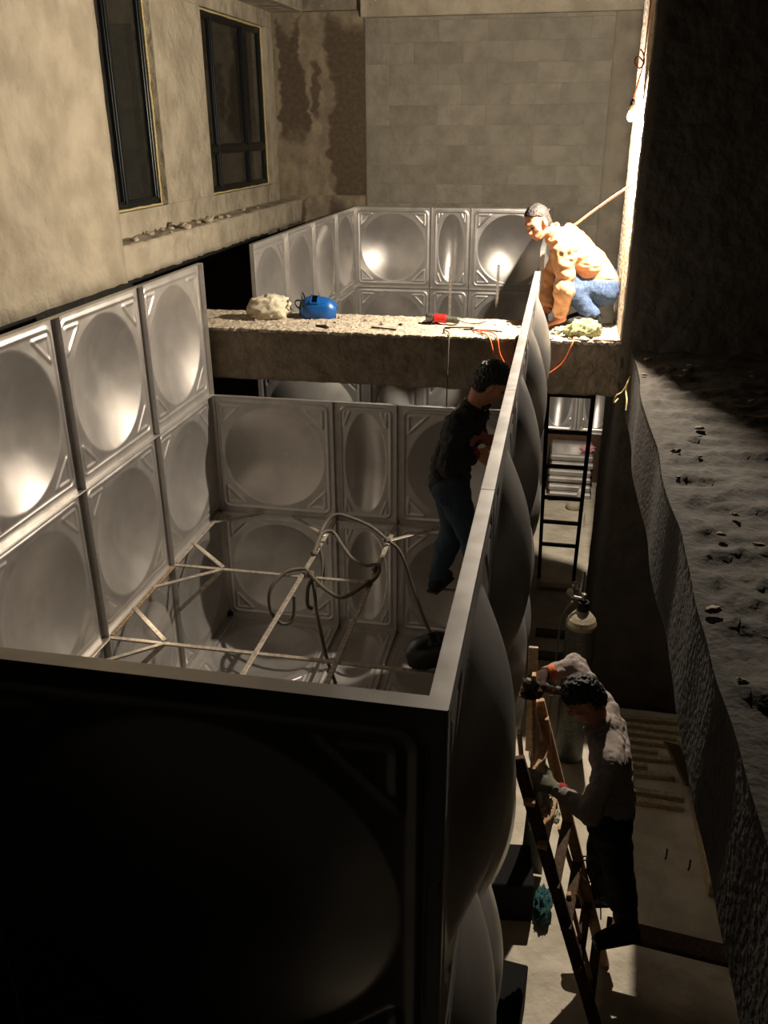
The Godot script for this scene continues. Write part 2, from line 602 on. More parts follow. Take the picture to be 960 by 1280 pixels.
func hair_mesh(base: Vector3, c: Vector3, b: Basis, bald: float, sd: int, thick := 0.016) -> ArrayMesh:
	var F := field([c - Vector3.ONE * 0.13, c + Vector3.ONE * 0.15], 0.04, 0.006, 140.0)
	F.ell(c + b * Vector3(0, 0.034, -0.016), b, Vector3(0.073 + thick * 0.8, 0.088 + thick, 0.09 + thick))
	F.ell(c + b * Vector3(0, -0.03, -0.042), b, Vector3(0.069 + thick * 0.5, 0.082, 0.058 + thick * 0.8))
	F.wrinkle = fnoise(sd, 42.0, 3)
	F.amp = 0.012 if bald == 0.0 else 0.007
	var rag := fnoise(sd + 3, 70.0, 2)
	var inv := b.transposed()
	F.cut = func(p: Vector3) -> float:
		var q := inv * (p - c)
		var line: float = -0.012 + (0.105 - 0.03 * bald) * smoothstep(0.015 + bald * 0.02, 0.085 + bald * 0.02, q.y)
		if bald == 0.0:
			line += 0.03 * smoothstep(0.05, 0.065, q.y)
		var tip: float = 0.022 * rag.get_noise_3d(q.x, q.y * 0.3, q.z)
		return max(q.z - line + tip * 0.8, -q.y - 0.05 - 0.9 * clamp(-q.z - 0.01, 0.0, 0.04) + tip)
	var st := mb()
	F.mesh(st, base)
	return st.commit()

# J: joints of a person; the side a is the one nearer the camera, b the other
func make_person(label: String, base: Vector3, J: Dictionary, S: Dictionary) -> Node3D:
	var t := thing("person", label, "person", base)
	var hb := head_frame(J.face, J.crown)
	var chest: Vector3 = J.chest
	var waist: Vector3 = J.waist
	var pelvis: Vector3 = J.pelvis
	var all := [J.neck, J.sha, J.shb, J.ela, J.elb, J.wra, J.wrb, chest, waist, pelvis, J.hipa, J.hipb, J.kna, J.knb, J.ana, J.anb]
	# the body: head, trunk, limbs and hands as one mesh
	var st := mb()
	var F := field(all, 0.16, 0.016, 70.0)
	trunk(F, J, -0.008)
	arm(F, J.sha, J.ela, J.wra, -0.006)
	arm(F, J.shb, J.elb, J.wrb, -0.006)
	legs(F, J, -0.008)
	F.cap(J.neck, chest, 0.055, 0.08)
	F.mesh(st, base)
	head_mesh(st, base, J.head, hb, J.neck)
	if not S.get("gloves", false):
		for e in [["a", 1], ["b", 1]]:
			var H := field([J["wr" + e[0]]], 0.21, 0.0045, 260.0)
			hand_bones(H, J["wr" + e[0]], J["hd" + e[0]], J["pl" + e[0]], J["th" + e[0]], J["cu" + e[0]])
			H.mesh(st, base)
	obj("body", st.commit(), M.skin, t)
	obj("hair", hair_mesh(base, J.head, hb, S.bald, S.seed, S.get("thick", 0.016)), S.hair, t)
	for s in [-1.0, 1.0]:
		var es := SphereMesh.new()
		es.radius = 0.0085
		es.height = 0.017
		es.radial_segments = 12
		es.rings = 8
		obj("eye", es, M.eye, t, J.head + hb * Vector3(s * 0.031, 0.008, 0.079) - base)
	# top garment
	var ts := mb()
	var T := field([J.neck, J.sha, J.shb, J.ela, J.elb, J.wra, J.wrb, chest, waist, pelvis, J.hipa, J.hipb], 0.19, 0.010, 75.0)
	var g: float = S.topgrow
	trunk(T, J, g)
	arm(T, J.sha, J.ela, J.wra, g)
	arm(T, J.shb, J.elb, J.wrb, g)
	T.cap(J.neck.lerp(chest, 0.18), chest, 0.062, 0.085)
	T.wrinkle = fnoise(S.seed + 5, S.get("foldfreq", 9.0), 2)
	T.wrinkle.fractal_type = FastNoiseLite.FRACTAL_RIDGED
	T.amp = S.foldamp
	T.squeeze = S.get("foldsqueeze", Vector3(1, 1, 1))
	var spine := (chest - pelvis).normalized()
	var hemp: Vector3 = pelvis - spine * S.hem
	var wa: Vector3 = J.wra
	var wb: Vector3 = J.wrb
	var da: Vector3 = (J.wra - J.ela).normalized()
	var db: Vector3 = (J.wrb - J.elb).normalized()
	T.cut = func(p: Vector3) -> float:
		var r: float = (hemp - p).dot(spine)
		if p.distance_to(wa) < 0.11:
			r = max(r, (p - wa).dot(da) + S.get("cuff", 0.0))
		if p.distance_to(wb) < 0.11:
			r = max(r, (p - wb).dot(db) + S.get("cuff", 0.0))
		return r
	T.mesh(ts, base)
	obj(S.topname, ts.commit(), S.top, t)
	# collar
	var cs := mb()
	var ring := []
	var nb := head_frame((J.head - J.neck).cross(Vector3(0, 0, 1)), J.head - J.neck)
	for i in 17:
		var an := TAU * i / 16.0
		ring.append(J.neck.lerp(chest, 0.12) + nb * Vector3(cos(an) * 0.066, 0.012 + 0.008 * sin(an), sin(an) * 0.07) - base)
	add_tube(cs, spline(ring, 3), 0.014, 8)
	obj("collar", cs.commit(), S.get("collar", S.top), t)
	if S.has("cuffmat"):
		for e in ["a", "b"]:
			var w: Vector3 = J["wr" + e]
			var d: Vector3 = (J["wr" + e] - J["el" + e]).normalized()
			var fb := frame_to(w, w + d).basis
			var us := mb()
			add_lathe(us, [Vector2(0.0, -0.045), Vector2(0.044, -0.045), Vector2(0.046, -0.03), Vector2(0.041, 0.0), Vector2(0.036, 0.003), Vector2(0.0, 0.003)], Transform3D(Basis(fb.x, fb.z, -fb.y), w - base), 16)
			obj("cuff", us.commit(), S.cuffmat, t)
	# trousers
	var ls := mb()
	var L := field([pelvis, waist, J.hipa, J.hipb, J.kna, J.knb, J.ana, J.anb], 0.17, 0.011, 80.0)
	legs(L, J, 0.016)
	L.cap(pelvis, pelvis.lerp(waist, 0.5), 0.125, 0.115)
	L.wrinkle = fnoise(S.seed + 9, 8.0, 2)
	L.amp = 0.012
	var aa: Vector3 = J.ana
	var ab: Vector3 = J.anb
	var ka: Vector3 = (J.ana - J.kna).normalized()
	var kb: Vector3 = (J.anb - J.knb).normalized()
	L.cut = func(p: Vector3) -> float:
		var r := -1.0
		if p.distance_to(aa) < 0.13:
			r = (p - aa).dot(ka) - 0.02
		if p.distance_to(ab) < 0.13:
			r = max(r, (p - ab).dot(kb) - 0.02)
		return r
	L.mesh(ls, base)
	obj("trousers", ls.commit(), S.bottom, t)
	# shoes
	for e in ["a", "b"]:
		var an: Vector3 = J["an" + e]
		var td: Vector3 = J["toe" + e].normalized()
		var dn: Vector3 = J.get("sole" + e, Vector3.DOWN)
		var H := field([an - td * 0.1, an + td * 0.24, an + dn * 0.1], 0.08, 0.007, 120.0)
		H.cap(an + Vector3.UP * 0.01, an + dn * 0.045 - td * 0.03, 0.05, 0.043)
		H.cap(an + dn * 0.045 - td * 0.03, an + dn * 0.05 + td * 0.16, 0.04, 0.036)
		H.cap(an + td * 0.02, an + dn * 0.035 + td * 0.12, 0.045, 0.036)
		H.cut = func(p: Vector3) -> float: return (p - an).dot(dn) - 0.078
		var hs := mb()
		H.mesh(hs, base)
		var shoe := obj("shoe", hs.commit(), S.shoe, t)
		var so := mb()
		var sxf := frame_to(an - td * 0.075 + dn * 0.082, an + td * 0.19 + dn * 0.082, -dn)
		add_box(so, Transform3D(sxf.basis, sxf.origin - base), Vector3(0.085, 0.02, 0.265), 0.009)
		obj("sole", so.commit(), M.rubber, shoe)
	return t

func trunk(F: Field, J: Dictionary, g: float) -> void:
	var ch: Vector3 = J.chest
	var wa: Vector3 = J.waist
	var pe: Vector3 = J.pelvis
	var side: Vector3 = (J.sha - J.shb).normalized()
	F.cap(J.sha.lerp(J.shb, 0.1), J.shb.lerp(J.sha, 0.1), 0.068 + g)
	for s in [-1.0, 1.0]:
		var e: Vector3 = side * s
		F.cap(ch + e * 0.085, wa + e * 0.055, 0.092 + g, 0.088 + g)
		F.cap(wa + e * 0.055, pe + e * 0.06, 0.088 + g, 0.098 + g)
	F.cap(J.neck, ch, 0.05 + g * 0.4, 0.09 + g)

func arm(F: Field, s: Vector3, e: Vector3, w: Vector3, g: float) -> void:
	F.cap(s, e, 0.056 + g, 0.043 + g)
	F.cap(e, w, 0.044 + g, 0.030 + g)

func legs(F: Field, J: Dictionary, g: float) -> void:
	F.cap(J.hipa, J.hipb, 0.095 + g)
	for e in ["a", "b"]:
		F.cap(J["hip" + e], J["kn" + e], 0.088 + g, 0.060 + g)
		F.cap(J["kn" + e], J["kn" + e].lerp(J["an" + e], 0.35), 0.058 + g, 0.060 + g)
		F.cap(J["kn" + e].lerp(J["an" + e], 0.35), J["an" + e], 0.060 + g, 0.042 + g)

func glove(called: String, parent: Node3D, base: Vector3, w: Vector3, dir: Vector3, palm: Vector3, side: Vector3, curl: Array, mat: Material, cuffmat: Material) -> void:
	var H := field([w], 0.23, 0.0045, 240.0)
	hand_bones(H, w, dir, palm, side, curl, 0.003, 1.06)
	var st := mb()
	H.mesh(st, base)
	var o := obj(called, st.commit(), mat, parent)
	var cs := mb()
	var d := dir.normalized()
	var b := frame_to(w, w + d).basis
	add_lathe(cs, [Vector2(0.0, -0.035), Vector2(0.038, -0.035), Vector2(0.041, -0.02), Vector2(0.039, 0.0), Vector2(0.034, 0.004), Vector2(0.0, 0.004)], Transform3D(Basis(b.x, b.z, -b.y), w - d * 0.02 - base), 16)
	obj("cuff", cs.commit(), cuffmat, o)

# ---------------------------------------------------------------- stamped tank panels
func seg_dist(p: Vector2, a: Vector2, b: Vector2) -> float:
	var ab := b - a
	var t: float = clamp((p - a).dot(ab) / ab.length_squared(), 0.0, 1.0)
	return p.distance_to(a + ab * t)

func panel_mesh(w: float, sd: int) -> ArrayMesh:
	var h := 1.0
	var st := mb()
	var nz := fnoise(sd, 1.6, 2)
	var half := w < 0.8
	var rx: float = 0.162 if half else 0.415
	var ry := 0.415
	var deep: float = 0.085 if half else 0.11
	var f := func(u: float, v: float) -> Vector3:
		var x := u * w
		var y := v * h
		var q := Vector2((x - w * 0.5) / rx, (y - 0.5) / ry)
		var r := q.length()
		var z := 0.0
		if r < 1.0:
			z -= deep * (1.0 - r * r)
		# bead round the edge
		var ins := 0.052
		var dx: float = min(x, w - x) - ins
		var dy: float = min(y, h - y) - ins
		var rr := 0.05
		var de: float
		if dx < rr and dy < rr:
			de = rr - Vector2(rr - dx, rr - dy).length()
		else:
			de = min(dx, dy)
		z += 0.009 * exp(-pow(de / 0.009, 2.0))
		# corner beads
		var p := Vector2(min(x, w - x), min(y, h - y))
		var dd := 9.0
		if half:
			dd = seg_dist(p, Vector2(0.085, 0.19), Vector2(0.125, 0.085))
			dd = min(dd, seg_dist(p, Vector2(0.085, 0.19), Vector2(0.085, 0.085)))
		else:
			dd = min(seg_dist(p, Vector2(0.09, 0.09), Vector2(0.23, 0.09)), seg_dist(p, Vector2(0.09, 0.09), Vector2(0.09, 0.23)))
			dd = min(dd, seg_dist(p, Vector2(0.09, 0.23), Vector2(0.23, 0.09)))
		z += 0.008 * exp(-pow(dd / 0.008, 2.0))
		var fade: float = smoothstep(0.0, 0.12, min(min(x, w - x), min(y, h - y)))
		z += 0.006 * nz.get_noise_2d(x, y) * fade
		return Vector3(x, y, z)
	add_grid(st, int(w / 0.0085), int(h / 0.0085), f)
	st.generate_normals()
	var fl := 0.038
	var th := 0.004
	bx(st, Vector3(0, 0, -0.001), Vector3(w, th, fl), 0.001)
	bx(st, Vector3(0, h - th, -0.001), Vector3(w, h, fl), 0.001)
	bx(st, Vector3(0, 0, -0.001), Vector3(th, h, fl), 0.001)
	bx(st, Vector3(w - th, 0, -0.001), Vector3(w, h, fl), 0.001)
	return st.commit()

var sq := []
var hf: ArrayMesh
func panel(t: Node3D, at: Vector3, x: Vector3, y: Vector3, narrow := false) -> void:
	var o := MeshInstance3D.new()
	o.mesh = hf if narrow else sq[rng.randi() % sq.size()]
	o.material_override = M.steel
	put(o, "narrow_panel" if narrow else "panel", t)
	o.transform = Transform3D(Basis(x, y, x.cross(y)), at)

func tank_walls(t: Node3D, z0: float, z1: float, back_rows: int, front_rows: int) -> void:   # z0 far, z1 near
	var n := int(round(z1 - z0))
	var X := Vector3.RIGHT
	var Y := Vector3.UP
	var Z := Vector3.BACK
	for r in 3:
		for k in n:
			panel(t, Vector3(0, r, z0 + k + 1), -Z, Y)
			panel(t, Vector3(2.5, r, z0 + k), Z, Y)
	for r in back_rows:
		panel(t, Vector3(0, r, z0), X, Y)
		panel(t, Vector3(1.0, r, z0), X, Y, true)
		panel(t, Vector3(1.5, r, z0), X, Y)
	for r in front_rows:
		panel(t, Vector3(1.0, r, z1), -X, Y)
		panel(t, Vector3(1.5, r, z1), -X, Y, true)
		panel(t, Vector3(2.5, r, z1), -X, Y)
	for k in n:
		panel(t, Vector3(0, 0, z0 + k + 1), X, -Z)
		panel(t, Vector3(1.0, 0, z0 + k + 1), X, -Z, true)
		panel(t, Vector3(1.5, 0, z0 + k + 1), X, -Z)

func brace(t: Node3D, a: Vector3, b: Vector3, w := 0.032, th := 0.012, mat: Material = null) -> void:
	var st := mb()
	add_bar(st, a, b, w, th)
	obj("brace_bar", st.commit(), M.bar if mat == null else mat, t)

# ---------------------------------------------------------------- the scene
func _ready() -> void:
	rng.seed = 7
	var cam := Camera3D.new()
	cam.name = "camera"
	add_child(cam)
	cam.position = Vector3(2.631, 3.9076, 6.2065)
	cam.rotation = Vector3(-0.4178, 0.1968, -0.0048)
	cam.fov = 61.194
	cam.near = 0.02
	cam.current = true
	var we := WorldEnvironment.new()
	we.name = "environment"
	var env := Environment.new()
	env.background_mode = Environment.BG_COLOR
	env.background_color = Color.BLACK
	env.ambient_light_source = Environment.AMBIENT_SOURCE_DISABLED
	env.tonemap_mode = Environment.TONE_MAPPER_LINEAR
	env.tonemap_exposure = 1.0
	env.sdfgi_enabled = true
	env.ssao_enabled = true
	env.ssil_enabled = true
	we.environment = env
	add_child(we)
	make_materials()
	build_lamp()
	build_structure()
	build_windows()
	build_tanks()
	build_people()
	build_beam_things()
	build_tank_things()
	build_far_aisle()
	build_near_aisle()

func build_lamp() -> void:
	var at := Vector3(3.022, 3.99, -0.35)
	var t := thing("work_lamp", "glowing bare work lamp hung by its cable on the concrete pillar", "lamp", at)
	var em := plain(Color(1, 0.95, 0.86))
	em.emission_enabled = true
	em.emission = Color(1.0, 0.93, 0.82)
	em.emission_energy_multiplier = 30.0
	var b := obj("bulb", lathe_mesh([Vector2(0.0, -0.054), Vector2(0.014, -0.051), Vector2(0.025, -0.040), Vector2(0.029, -0.025), Vector2(0.026, -0.006), Vector2(0.017, 0.014), Vector2(0.012, 0.028), Vector2(0.0, 0.028)]), em, t)
	obj("socket", lathe_mesh([Vector2(0.0, 0.032), Vector2(0.017, 0.032), Vector2(0.019, 0.05), Vector2(0.015, 0.075), Vector2(0.007, 0.085), Vector2(0.0, 0.085)]), M.black, t)
	obj("cable", tube_mesh([Vector3(0, 0.08, 0), Vector3(0.015, 0.16, 0.02), Vector3(0.036, 0.30, 0.05), Vector3(0.04, 0.6, 0.08), Vector3(0.04, 1.5, 0.1)], 0.0045, 6), M.orange, t)
	var kn := mb()
	add_tube(kn, spline([Vector3(0.036, 0.30, 0.05), Vector3(0.0, 0.33, 0.06), Vector3(-0.02, 0.3, 0.09), Vector3(0.01, 0.26, 0.1), Vector3(0.04, 0.29, 0.07), Vector3(0.03, 0.35, 0.04), Vector3(0.01, 0.37, 0.06)], 6), 0.005, 6)
	obj("cable_knot", kn.commit(), M.orange, t)
	var sh := mb()
	var nrm := Vector3(0.184, 0.957, 0.221).normalized()
	var sb := Basis(Quaternion(Vector3.UP, nrm))
	add_lathe(sh, [Vector2(0.0, 0.052), Vector2(0.016, 0.052), Vector2(0.022, 0.040), Vector2(0.040, 0.018), Vector2(0.041, 0.016), Vector2(0.038, 0.017), Vector2(0.020, 0.036), Vector2(0.0, 0.036)], Transform3D(sb, Vector3.ZERO), 24)
	obj("lamp_shade", sh.commit(), M.white, t)
	var l := OmniLight3D.new()
	l.name = "lamp_light"
	l.light_color = Color(1.0, 0.94, 0.86)
	l.light_energy = 18.0
	l.light_size = 0.025
	l.omni_range = 30.0
	l.omni_attenuation = 2.0
	l.shadow_enabled = true
	t.add_child(l)
	l.position = Vector3(0, -0.024, 0)

func build_structure() -> void:
	var nz := fnoise(11, 4.0, 4)
	var st := mb()
	bx(st, Vector3(-4, -0.9, -6.2), Vector3(7, -0.6, 10), 0.0)
	struct("floor", st.commit(), M.floor, "bare dusty concrete floor of the narrow aisle beside the tanks", "floor")
	st = mb()
	bx(st, Vector3(-4, 8.0, -6.2), Vector3(7, 8.3, 10), 0.0)
	struct("ceiling", st.commit(), M.dark, "bare concrete ceiling high above the tanks", "ceiling")
	# window wall, with two openings
	st = mb()
	var x0 := -1.35
	var x1 := -1.09
	var top := 8.0
	bx(st, Vector3(x0, 3.0, -6.0), Vector3(x1, 3.245, 1.0), 0.0)
	bx(st, Vector3(x0, 5.03, -6.0), Vector3(x1, top, 1.0), 0.0)
	bx(st, Vector3(x0, 3.245, -0.15), Vector3(x1, 5.03, 1.0), 0.006)
	bx(st, Vector3(x0, 3.245, -3.18), Vector3(x1, 5.03, -2.01), 0.006)
	bx(st, Vector3(x0, 3.245, -6.0), Vector3(x1, 5.03, -5.26), 0.006)
	struct("wall_left", st.commit(), M.plaster, "rough plastered wall with two dark windows above the ledge", "wall")
	# the wall part in front of it, nearer the camera
	struct("wall_left_front", rough_box(Vector3(-1.35, 2.772, -0.42), Vector3(-0.8, 8.0, 2.2), 0.12, 0.012, nz), M.plaster, "pale plastered wall standing forward of the window wall", "wall")
	# edge beam under the windows with its ledge
	struct("ledge_beam", rough_box(Vector3(-1.30, 2.78, -5.6), Vector3(-0.8, 3.043, -0.40), 0.05, 0.018, fnoise(12, 7.0, 4)), M.plaster, "concrete edge beam with a dirty ledge below the windows", "beam")
	st = mb()
	bx(st, Vector3(-4, 2.5, -6.2), Vector3(-1.3, 2.78, 10), 0.0)
	bx(st, Vector3(-4, -0.6, -6.2), Vector3(-3.4, 2.5, 10), 0.0)
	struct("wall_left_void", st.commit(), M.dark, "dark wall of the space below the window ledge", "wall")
	st = mb()
	bx(st, Vector3(-1.35, 5.2, -5.5), Vector3(-0.68, 8.0, 1.0), 0.01)
	struct("ceiling_beam", st.commit(), M.plaster, "concrete beam running above the two windows", "beam")
	# back wall: column with wet stains, block wall, second column
	st = mb()
	bx(st, Vector3(-4, -0.6, -6.2), Vector3(7, 8.0, -5.556), 0.0)
	var wb := struct("wall_back", st.commit(), M.concrete, "back wall of grey blocks behind the far tank", "wall")
	var yy := 1.4
	var row := 0
	while yy < 5.12:
		var xx := 0.085 - (0.3 if row % 2 == 1 else 0.0)
		while xx < 3.04:
			var a: float = max(xx, 0.085)
			var b: float = min(xx + 0.597, 3.045)
			if b - a > 0.08:
				var o := obj("block", box_mesh(Vector3(b - a, 0.227, 0.03), 0.002), M.blocks[rng.randi() % 4], wb)
				o.position = Vector3((a + b) * 0.5, yy + 0.115, -5.566 + rng.randf_range(-0.001, 0.001))
			xx += 0.6
		yy += 0.23
		row += 1
	st = mb()
	bx(st, Vector3(0.05, 5.12, -5.6), Vector3(3.6, 8.0, -5.42), 0.01)
	struct("back_beam", st.commit(), M.plaster, "pale concrete beam over the block wall at the back", "beam")
	stained_column()
	st = mb()
	bx(st, Vector3(3.052, -0.6, -5.6), Vector3(3.9, 8.0, -5.53), 0.006)
	struct("wall_back_column", st.commit(), M.concrete, "plain concrete column at the end of the block wall", "column")
	# cross beam between the tanks
	struct("cross_beam", rough_box(Vector3(-0.82, 2.11, -0.76), Vector3(3.12, 2.5, -0.1), 0.025, 0.010, fnoise(14, 7.0, 4)), M.beam, "rough concrete beam crossing between the two tanks", "beam")
	var dn := fnoise(18, 11.0, 4)
	st = mb()
	var dust_h := func(x: float, z: float) -> float:
		return 2.506 + 0.009 * dn.get_noise_2d(x, z) + 0.006 * dn.get_noise_2d(x * 3.0, z * 3.0)
	add_grid(st, 200, 40, func(u: float, v: float) -> Vector3:
		var x: float = lerp(-0.8, 3.10, u)
		var e: float = 0.012 * dn.get_noise_2d(x * 1.6, 7.0) + 0.010 * dn.get_noise_2d(x * 5.0, 17.0)
		var z: float = lerp(-0.088 + e, -0.775, clamp((v - 0.06) / 0.9, 0.0, 1.0))
		var y: float = dust_h.call(x, z)
		if v < 0.02:
			y -= 0.022 + 0.016 * dn.get_noise_2d(x * 4.0, 31.0)
			z -= 0.006
		elif v > 0.98:
			y -= 0.02
		return Vector3(x, y, z))
	st.generate_normals()
	obj("mortar_layer", st.commit(), M.dust, get_node("cross_beam"))
	# pillar with the lamp
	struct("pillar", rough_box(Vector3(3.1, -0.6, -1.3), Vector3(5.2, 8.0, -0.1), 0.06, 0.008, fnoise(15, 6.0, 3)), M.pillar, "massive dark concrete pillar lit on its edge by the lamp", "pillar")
	obj("lit_face_skim", rough_box(Vector3(3.086, 2.49, -1.29), Vector3(3.104, 7.9, -0.108), 0.05, 0.007, fnoise(22, 8.0, 3)), M.dust, get_node("pillar"))  # pale skim on the lamp side only; lamplight put partly into its colour
	# far right closing walls
	st = mb()
	bx(st, Vector3(3.5, -0.6, -5.6), Vector3(3.8, 8.0, -1.3), 0.0)
	bx(st, Vector3(6.6, -0.6, -6.2), Vector3(7, 8.0, 10), 0.0)
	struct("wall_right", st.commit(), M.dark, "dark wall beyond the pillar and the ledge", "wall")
	st = mb()
	bx(st, Vector3(4.4, -0.6, -0.1), Vector3(4.7, 2.0, 10), 0.0)
	struct("wall_right_aisle", st.commit(), M.concrete, "dark wall under the rough slab beside the aisle", "wall")
	st = mb()
	bx(st, Vector3(-4, -0.6, 9.6), Vector3(7, 8.0, 10), 0.0)
	struct("wall_front", st.commit(), M.dark, "dark wall behind the viewer", "wall")
	# rough slab at the right edge
	var rn := fnoise(16, 2.2, 5)
	var rn2 := fnoise(17, 9.0, 4)
	var rn3 := fnoise(19, 0.9, 2)
	st = mb()
	var hgt := func(x: float, z: float) -> float:
		var k: float = smoothstep(3.165, 3.26, x)
		var r := rn.get_noise_2d(x * 0.8, z * 2.2)
		var rid: float = pow(1.0 - abs(rn2.get_noise_2d(x * 0.35, z)), 6.0)
		return 2.45 + k * (0.022 * r + 0.018 * rid * smoothstep(0.0, 0.4, r + 0.15) + 0.006 * rn2.get_noise_2d(x * 2.0, z * 2.0))
	add_grid(st, 90, 300, func(u: float, v: float) -> Vector3:
		var x: float = 3.165 + 3.4 * u * u
		var z: float = lerp(9.6, -0.12, v)
		return Vector3(x + 0.02 * rn3.get_noise_2d(z, 3.0), hgt.call(x, z), z))
	add_grid(st, 200, 12, func(u: float, v: float) -> Vector3:
		var z: float = lerp(9.6, -0.12, u)
		var y: float = lerp(1.98, 2.45, v)
		return Vector3(3.165 + 0.02 * rn3.get_noise_2d(z, 3.0) , y, z))
	st.generate_normals()
	bx(st, Vector3(3.18, 1.98, -0.1), Vector3(6.6, 2.40, 9.6), 0.0)
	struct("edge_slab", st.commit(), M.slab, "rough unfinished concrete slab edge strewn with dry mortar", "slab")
	st = mb()
	bx(st, Vector3(-1.3, 2.0, 5.55), Vector3(3.15, 2.4, 9.6), 0.01)
	bx(st, Vector3(-3.4, -0.6, 5.55), Vector3(4.4, 2.0, 5.75), 0.0)  # wall added out of view; keeps floor glow off the tank front
	struct("front_slab_and_blocker", st.commit(), M.dark, "dark concrete slab with an added unseen wall below, blocking glow on the near tank", "slab")
	# plinths under the tanks
	for z in [-4.7, -3.1, -1.6, 0.35, 1.55, 2.75, 3.95, 4.85]:
		st = mb()
		bx(st, Vector3(0.1, -0.6, z - 0.12), Vector3(2.4, -0.14, z + 0.12), 0.01)
		struct("plinth", st.commit(), M.concrete, "concrete plinth block carrying the steel tank", "plinth")

func stained_column() -> void:
	var w := 256
	var h := 512
	var im := Image.create(w, h, false, Image.FORMAT_RGB8)
	var n1 := fnoise(61, 0.022, 4)
	var n2 := fnoise(62, 0.06, 4)
	for y in h:
		for x in w:
			var u := x / float(w)
			var v := y / float(h)
			var g := n1.get_noise_2d(x, y * 0.45)
			var f := n2.get_noise_2d(x, y)
			var wob := 0.07 * n1.get_noise_2d(x * 0.3 + 90, y * 0.9)
			# two wet patches hanging down the wall with a pale streak between them
			var ua := u + wob
			var a: float = smoothstep(0.05, 0.09, ua) * (1.0 - smoothstep(0.33, 0.37, ua + 0.05 * sin(v * 9.0))) * smoothstep(0.10, 0.17, v + abs(ua - 0.2) * 0.9) * (1.0 - smoothstep(0.60, 0.74, v + g * 0.12 + 0.35 * max(0.0, 0.2 - ua)))
			var c: float = smoothstep(0.42, 0.45, ua) * (1.0 - smoothstep(0.50, 0.53, ua)) * smoothstep(0.24, 0.27, v) * (1.0 - smoothstep(0.52, 0.60, v))
			var b: float = smoothstep(0.60, 0.66, ua + 0.05 * sin(v * 11.0)) * smoothstep(0.03, 0.13, v + max(0.0, 0.8 - ua) * 0.4)
			var wet: float = clamp(max(max(a, b), c * 0.9) + 0.05 * f, 0.0, 1.0)
			var dry := Color(0.56, 0.51, 0.42).lerp(Color(0.44, 0.40, 0.33), clamp(0.5 + g * 1.1 + f * 0.3, 0.0, 1.0))
			var dk := Color(0.35, 0.295, 0.23).lerp(Color(0.29, 0.245, 0.19), clamp(0.5 + f, 0.0, 1.0))
			im.set_pixel(x, y, dry.lerp(dk, wet))
	var m := StandardMaterial3D.new()
	m.albedo_texture = ImageTexture.create_from_image(im)
	m.roughness = 0.9
	var st := mb()
	var x0 := -1.12
	var x1 := 0.075
	var y0 := 2.2
	var y1 := 5.2
	var z := -5.5
	for q in [[0, 0], [0, 1], [1, 1], [0, 0], [1, 1], [1, 0]]:
		st.set_normal(Vector3.BACK)
		st.set_uv(Vector2(q[0], 1.0 - (q[1] * (y1 - y0) - 0.9 + 0.0) / (y1 - y0 - 0.9) if q[1] == 1 else 1.0 + 0.9 / (y1 - y0 - 0.9)))
		st.add_vertex(Vector3(lerp(x0, x1, float(q[0])), lerp(y0, y1, float(q[1])), z))
	var uv := Vector2(0.95, 0.9)
	for f in [[Vector3(x1, y0, z), Vector3(x1, y1, z), Vector3(x1, y1, -5.6), Vector3(x1, y0, -5.6), Vector3.RIGHT]]:
		for i in [0, 1, 2, 0, 2, 3]:
			st.set_normal(f[4])
			st.set_uv(uv)
			st.add_vertex(f[i])
	struct("stained_column", st.commit(), m, "concrete column with dark damp stains and a pale streak", "column")

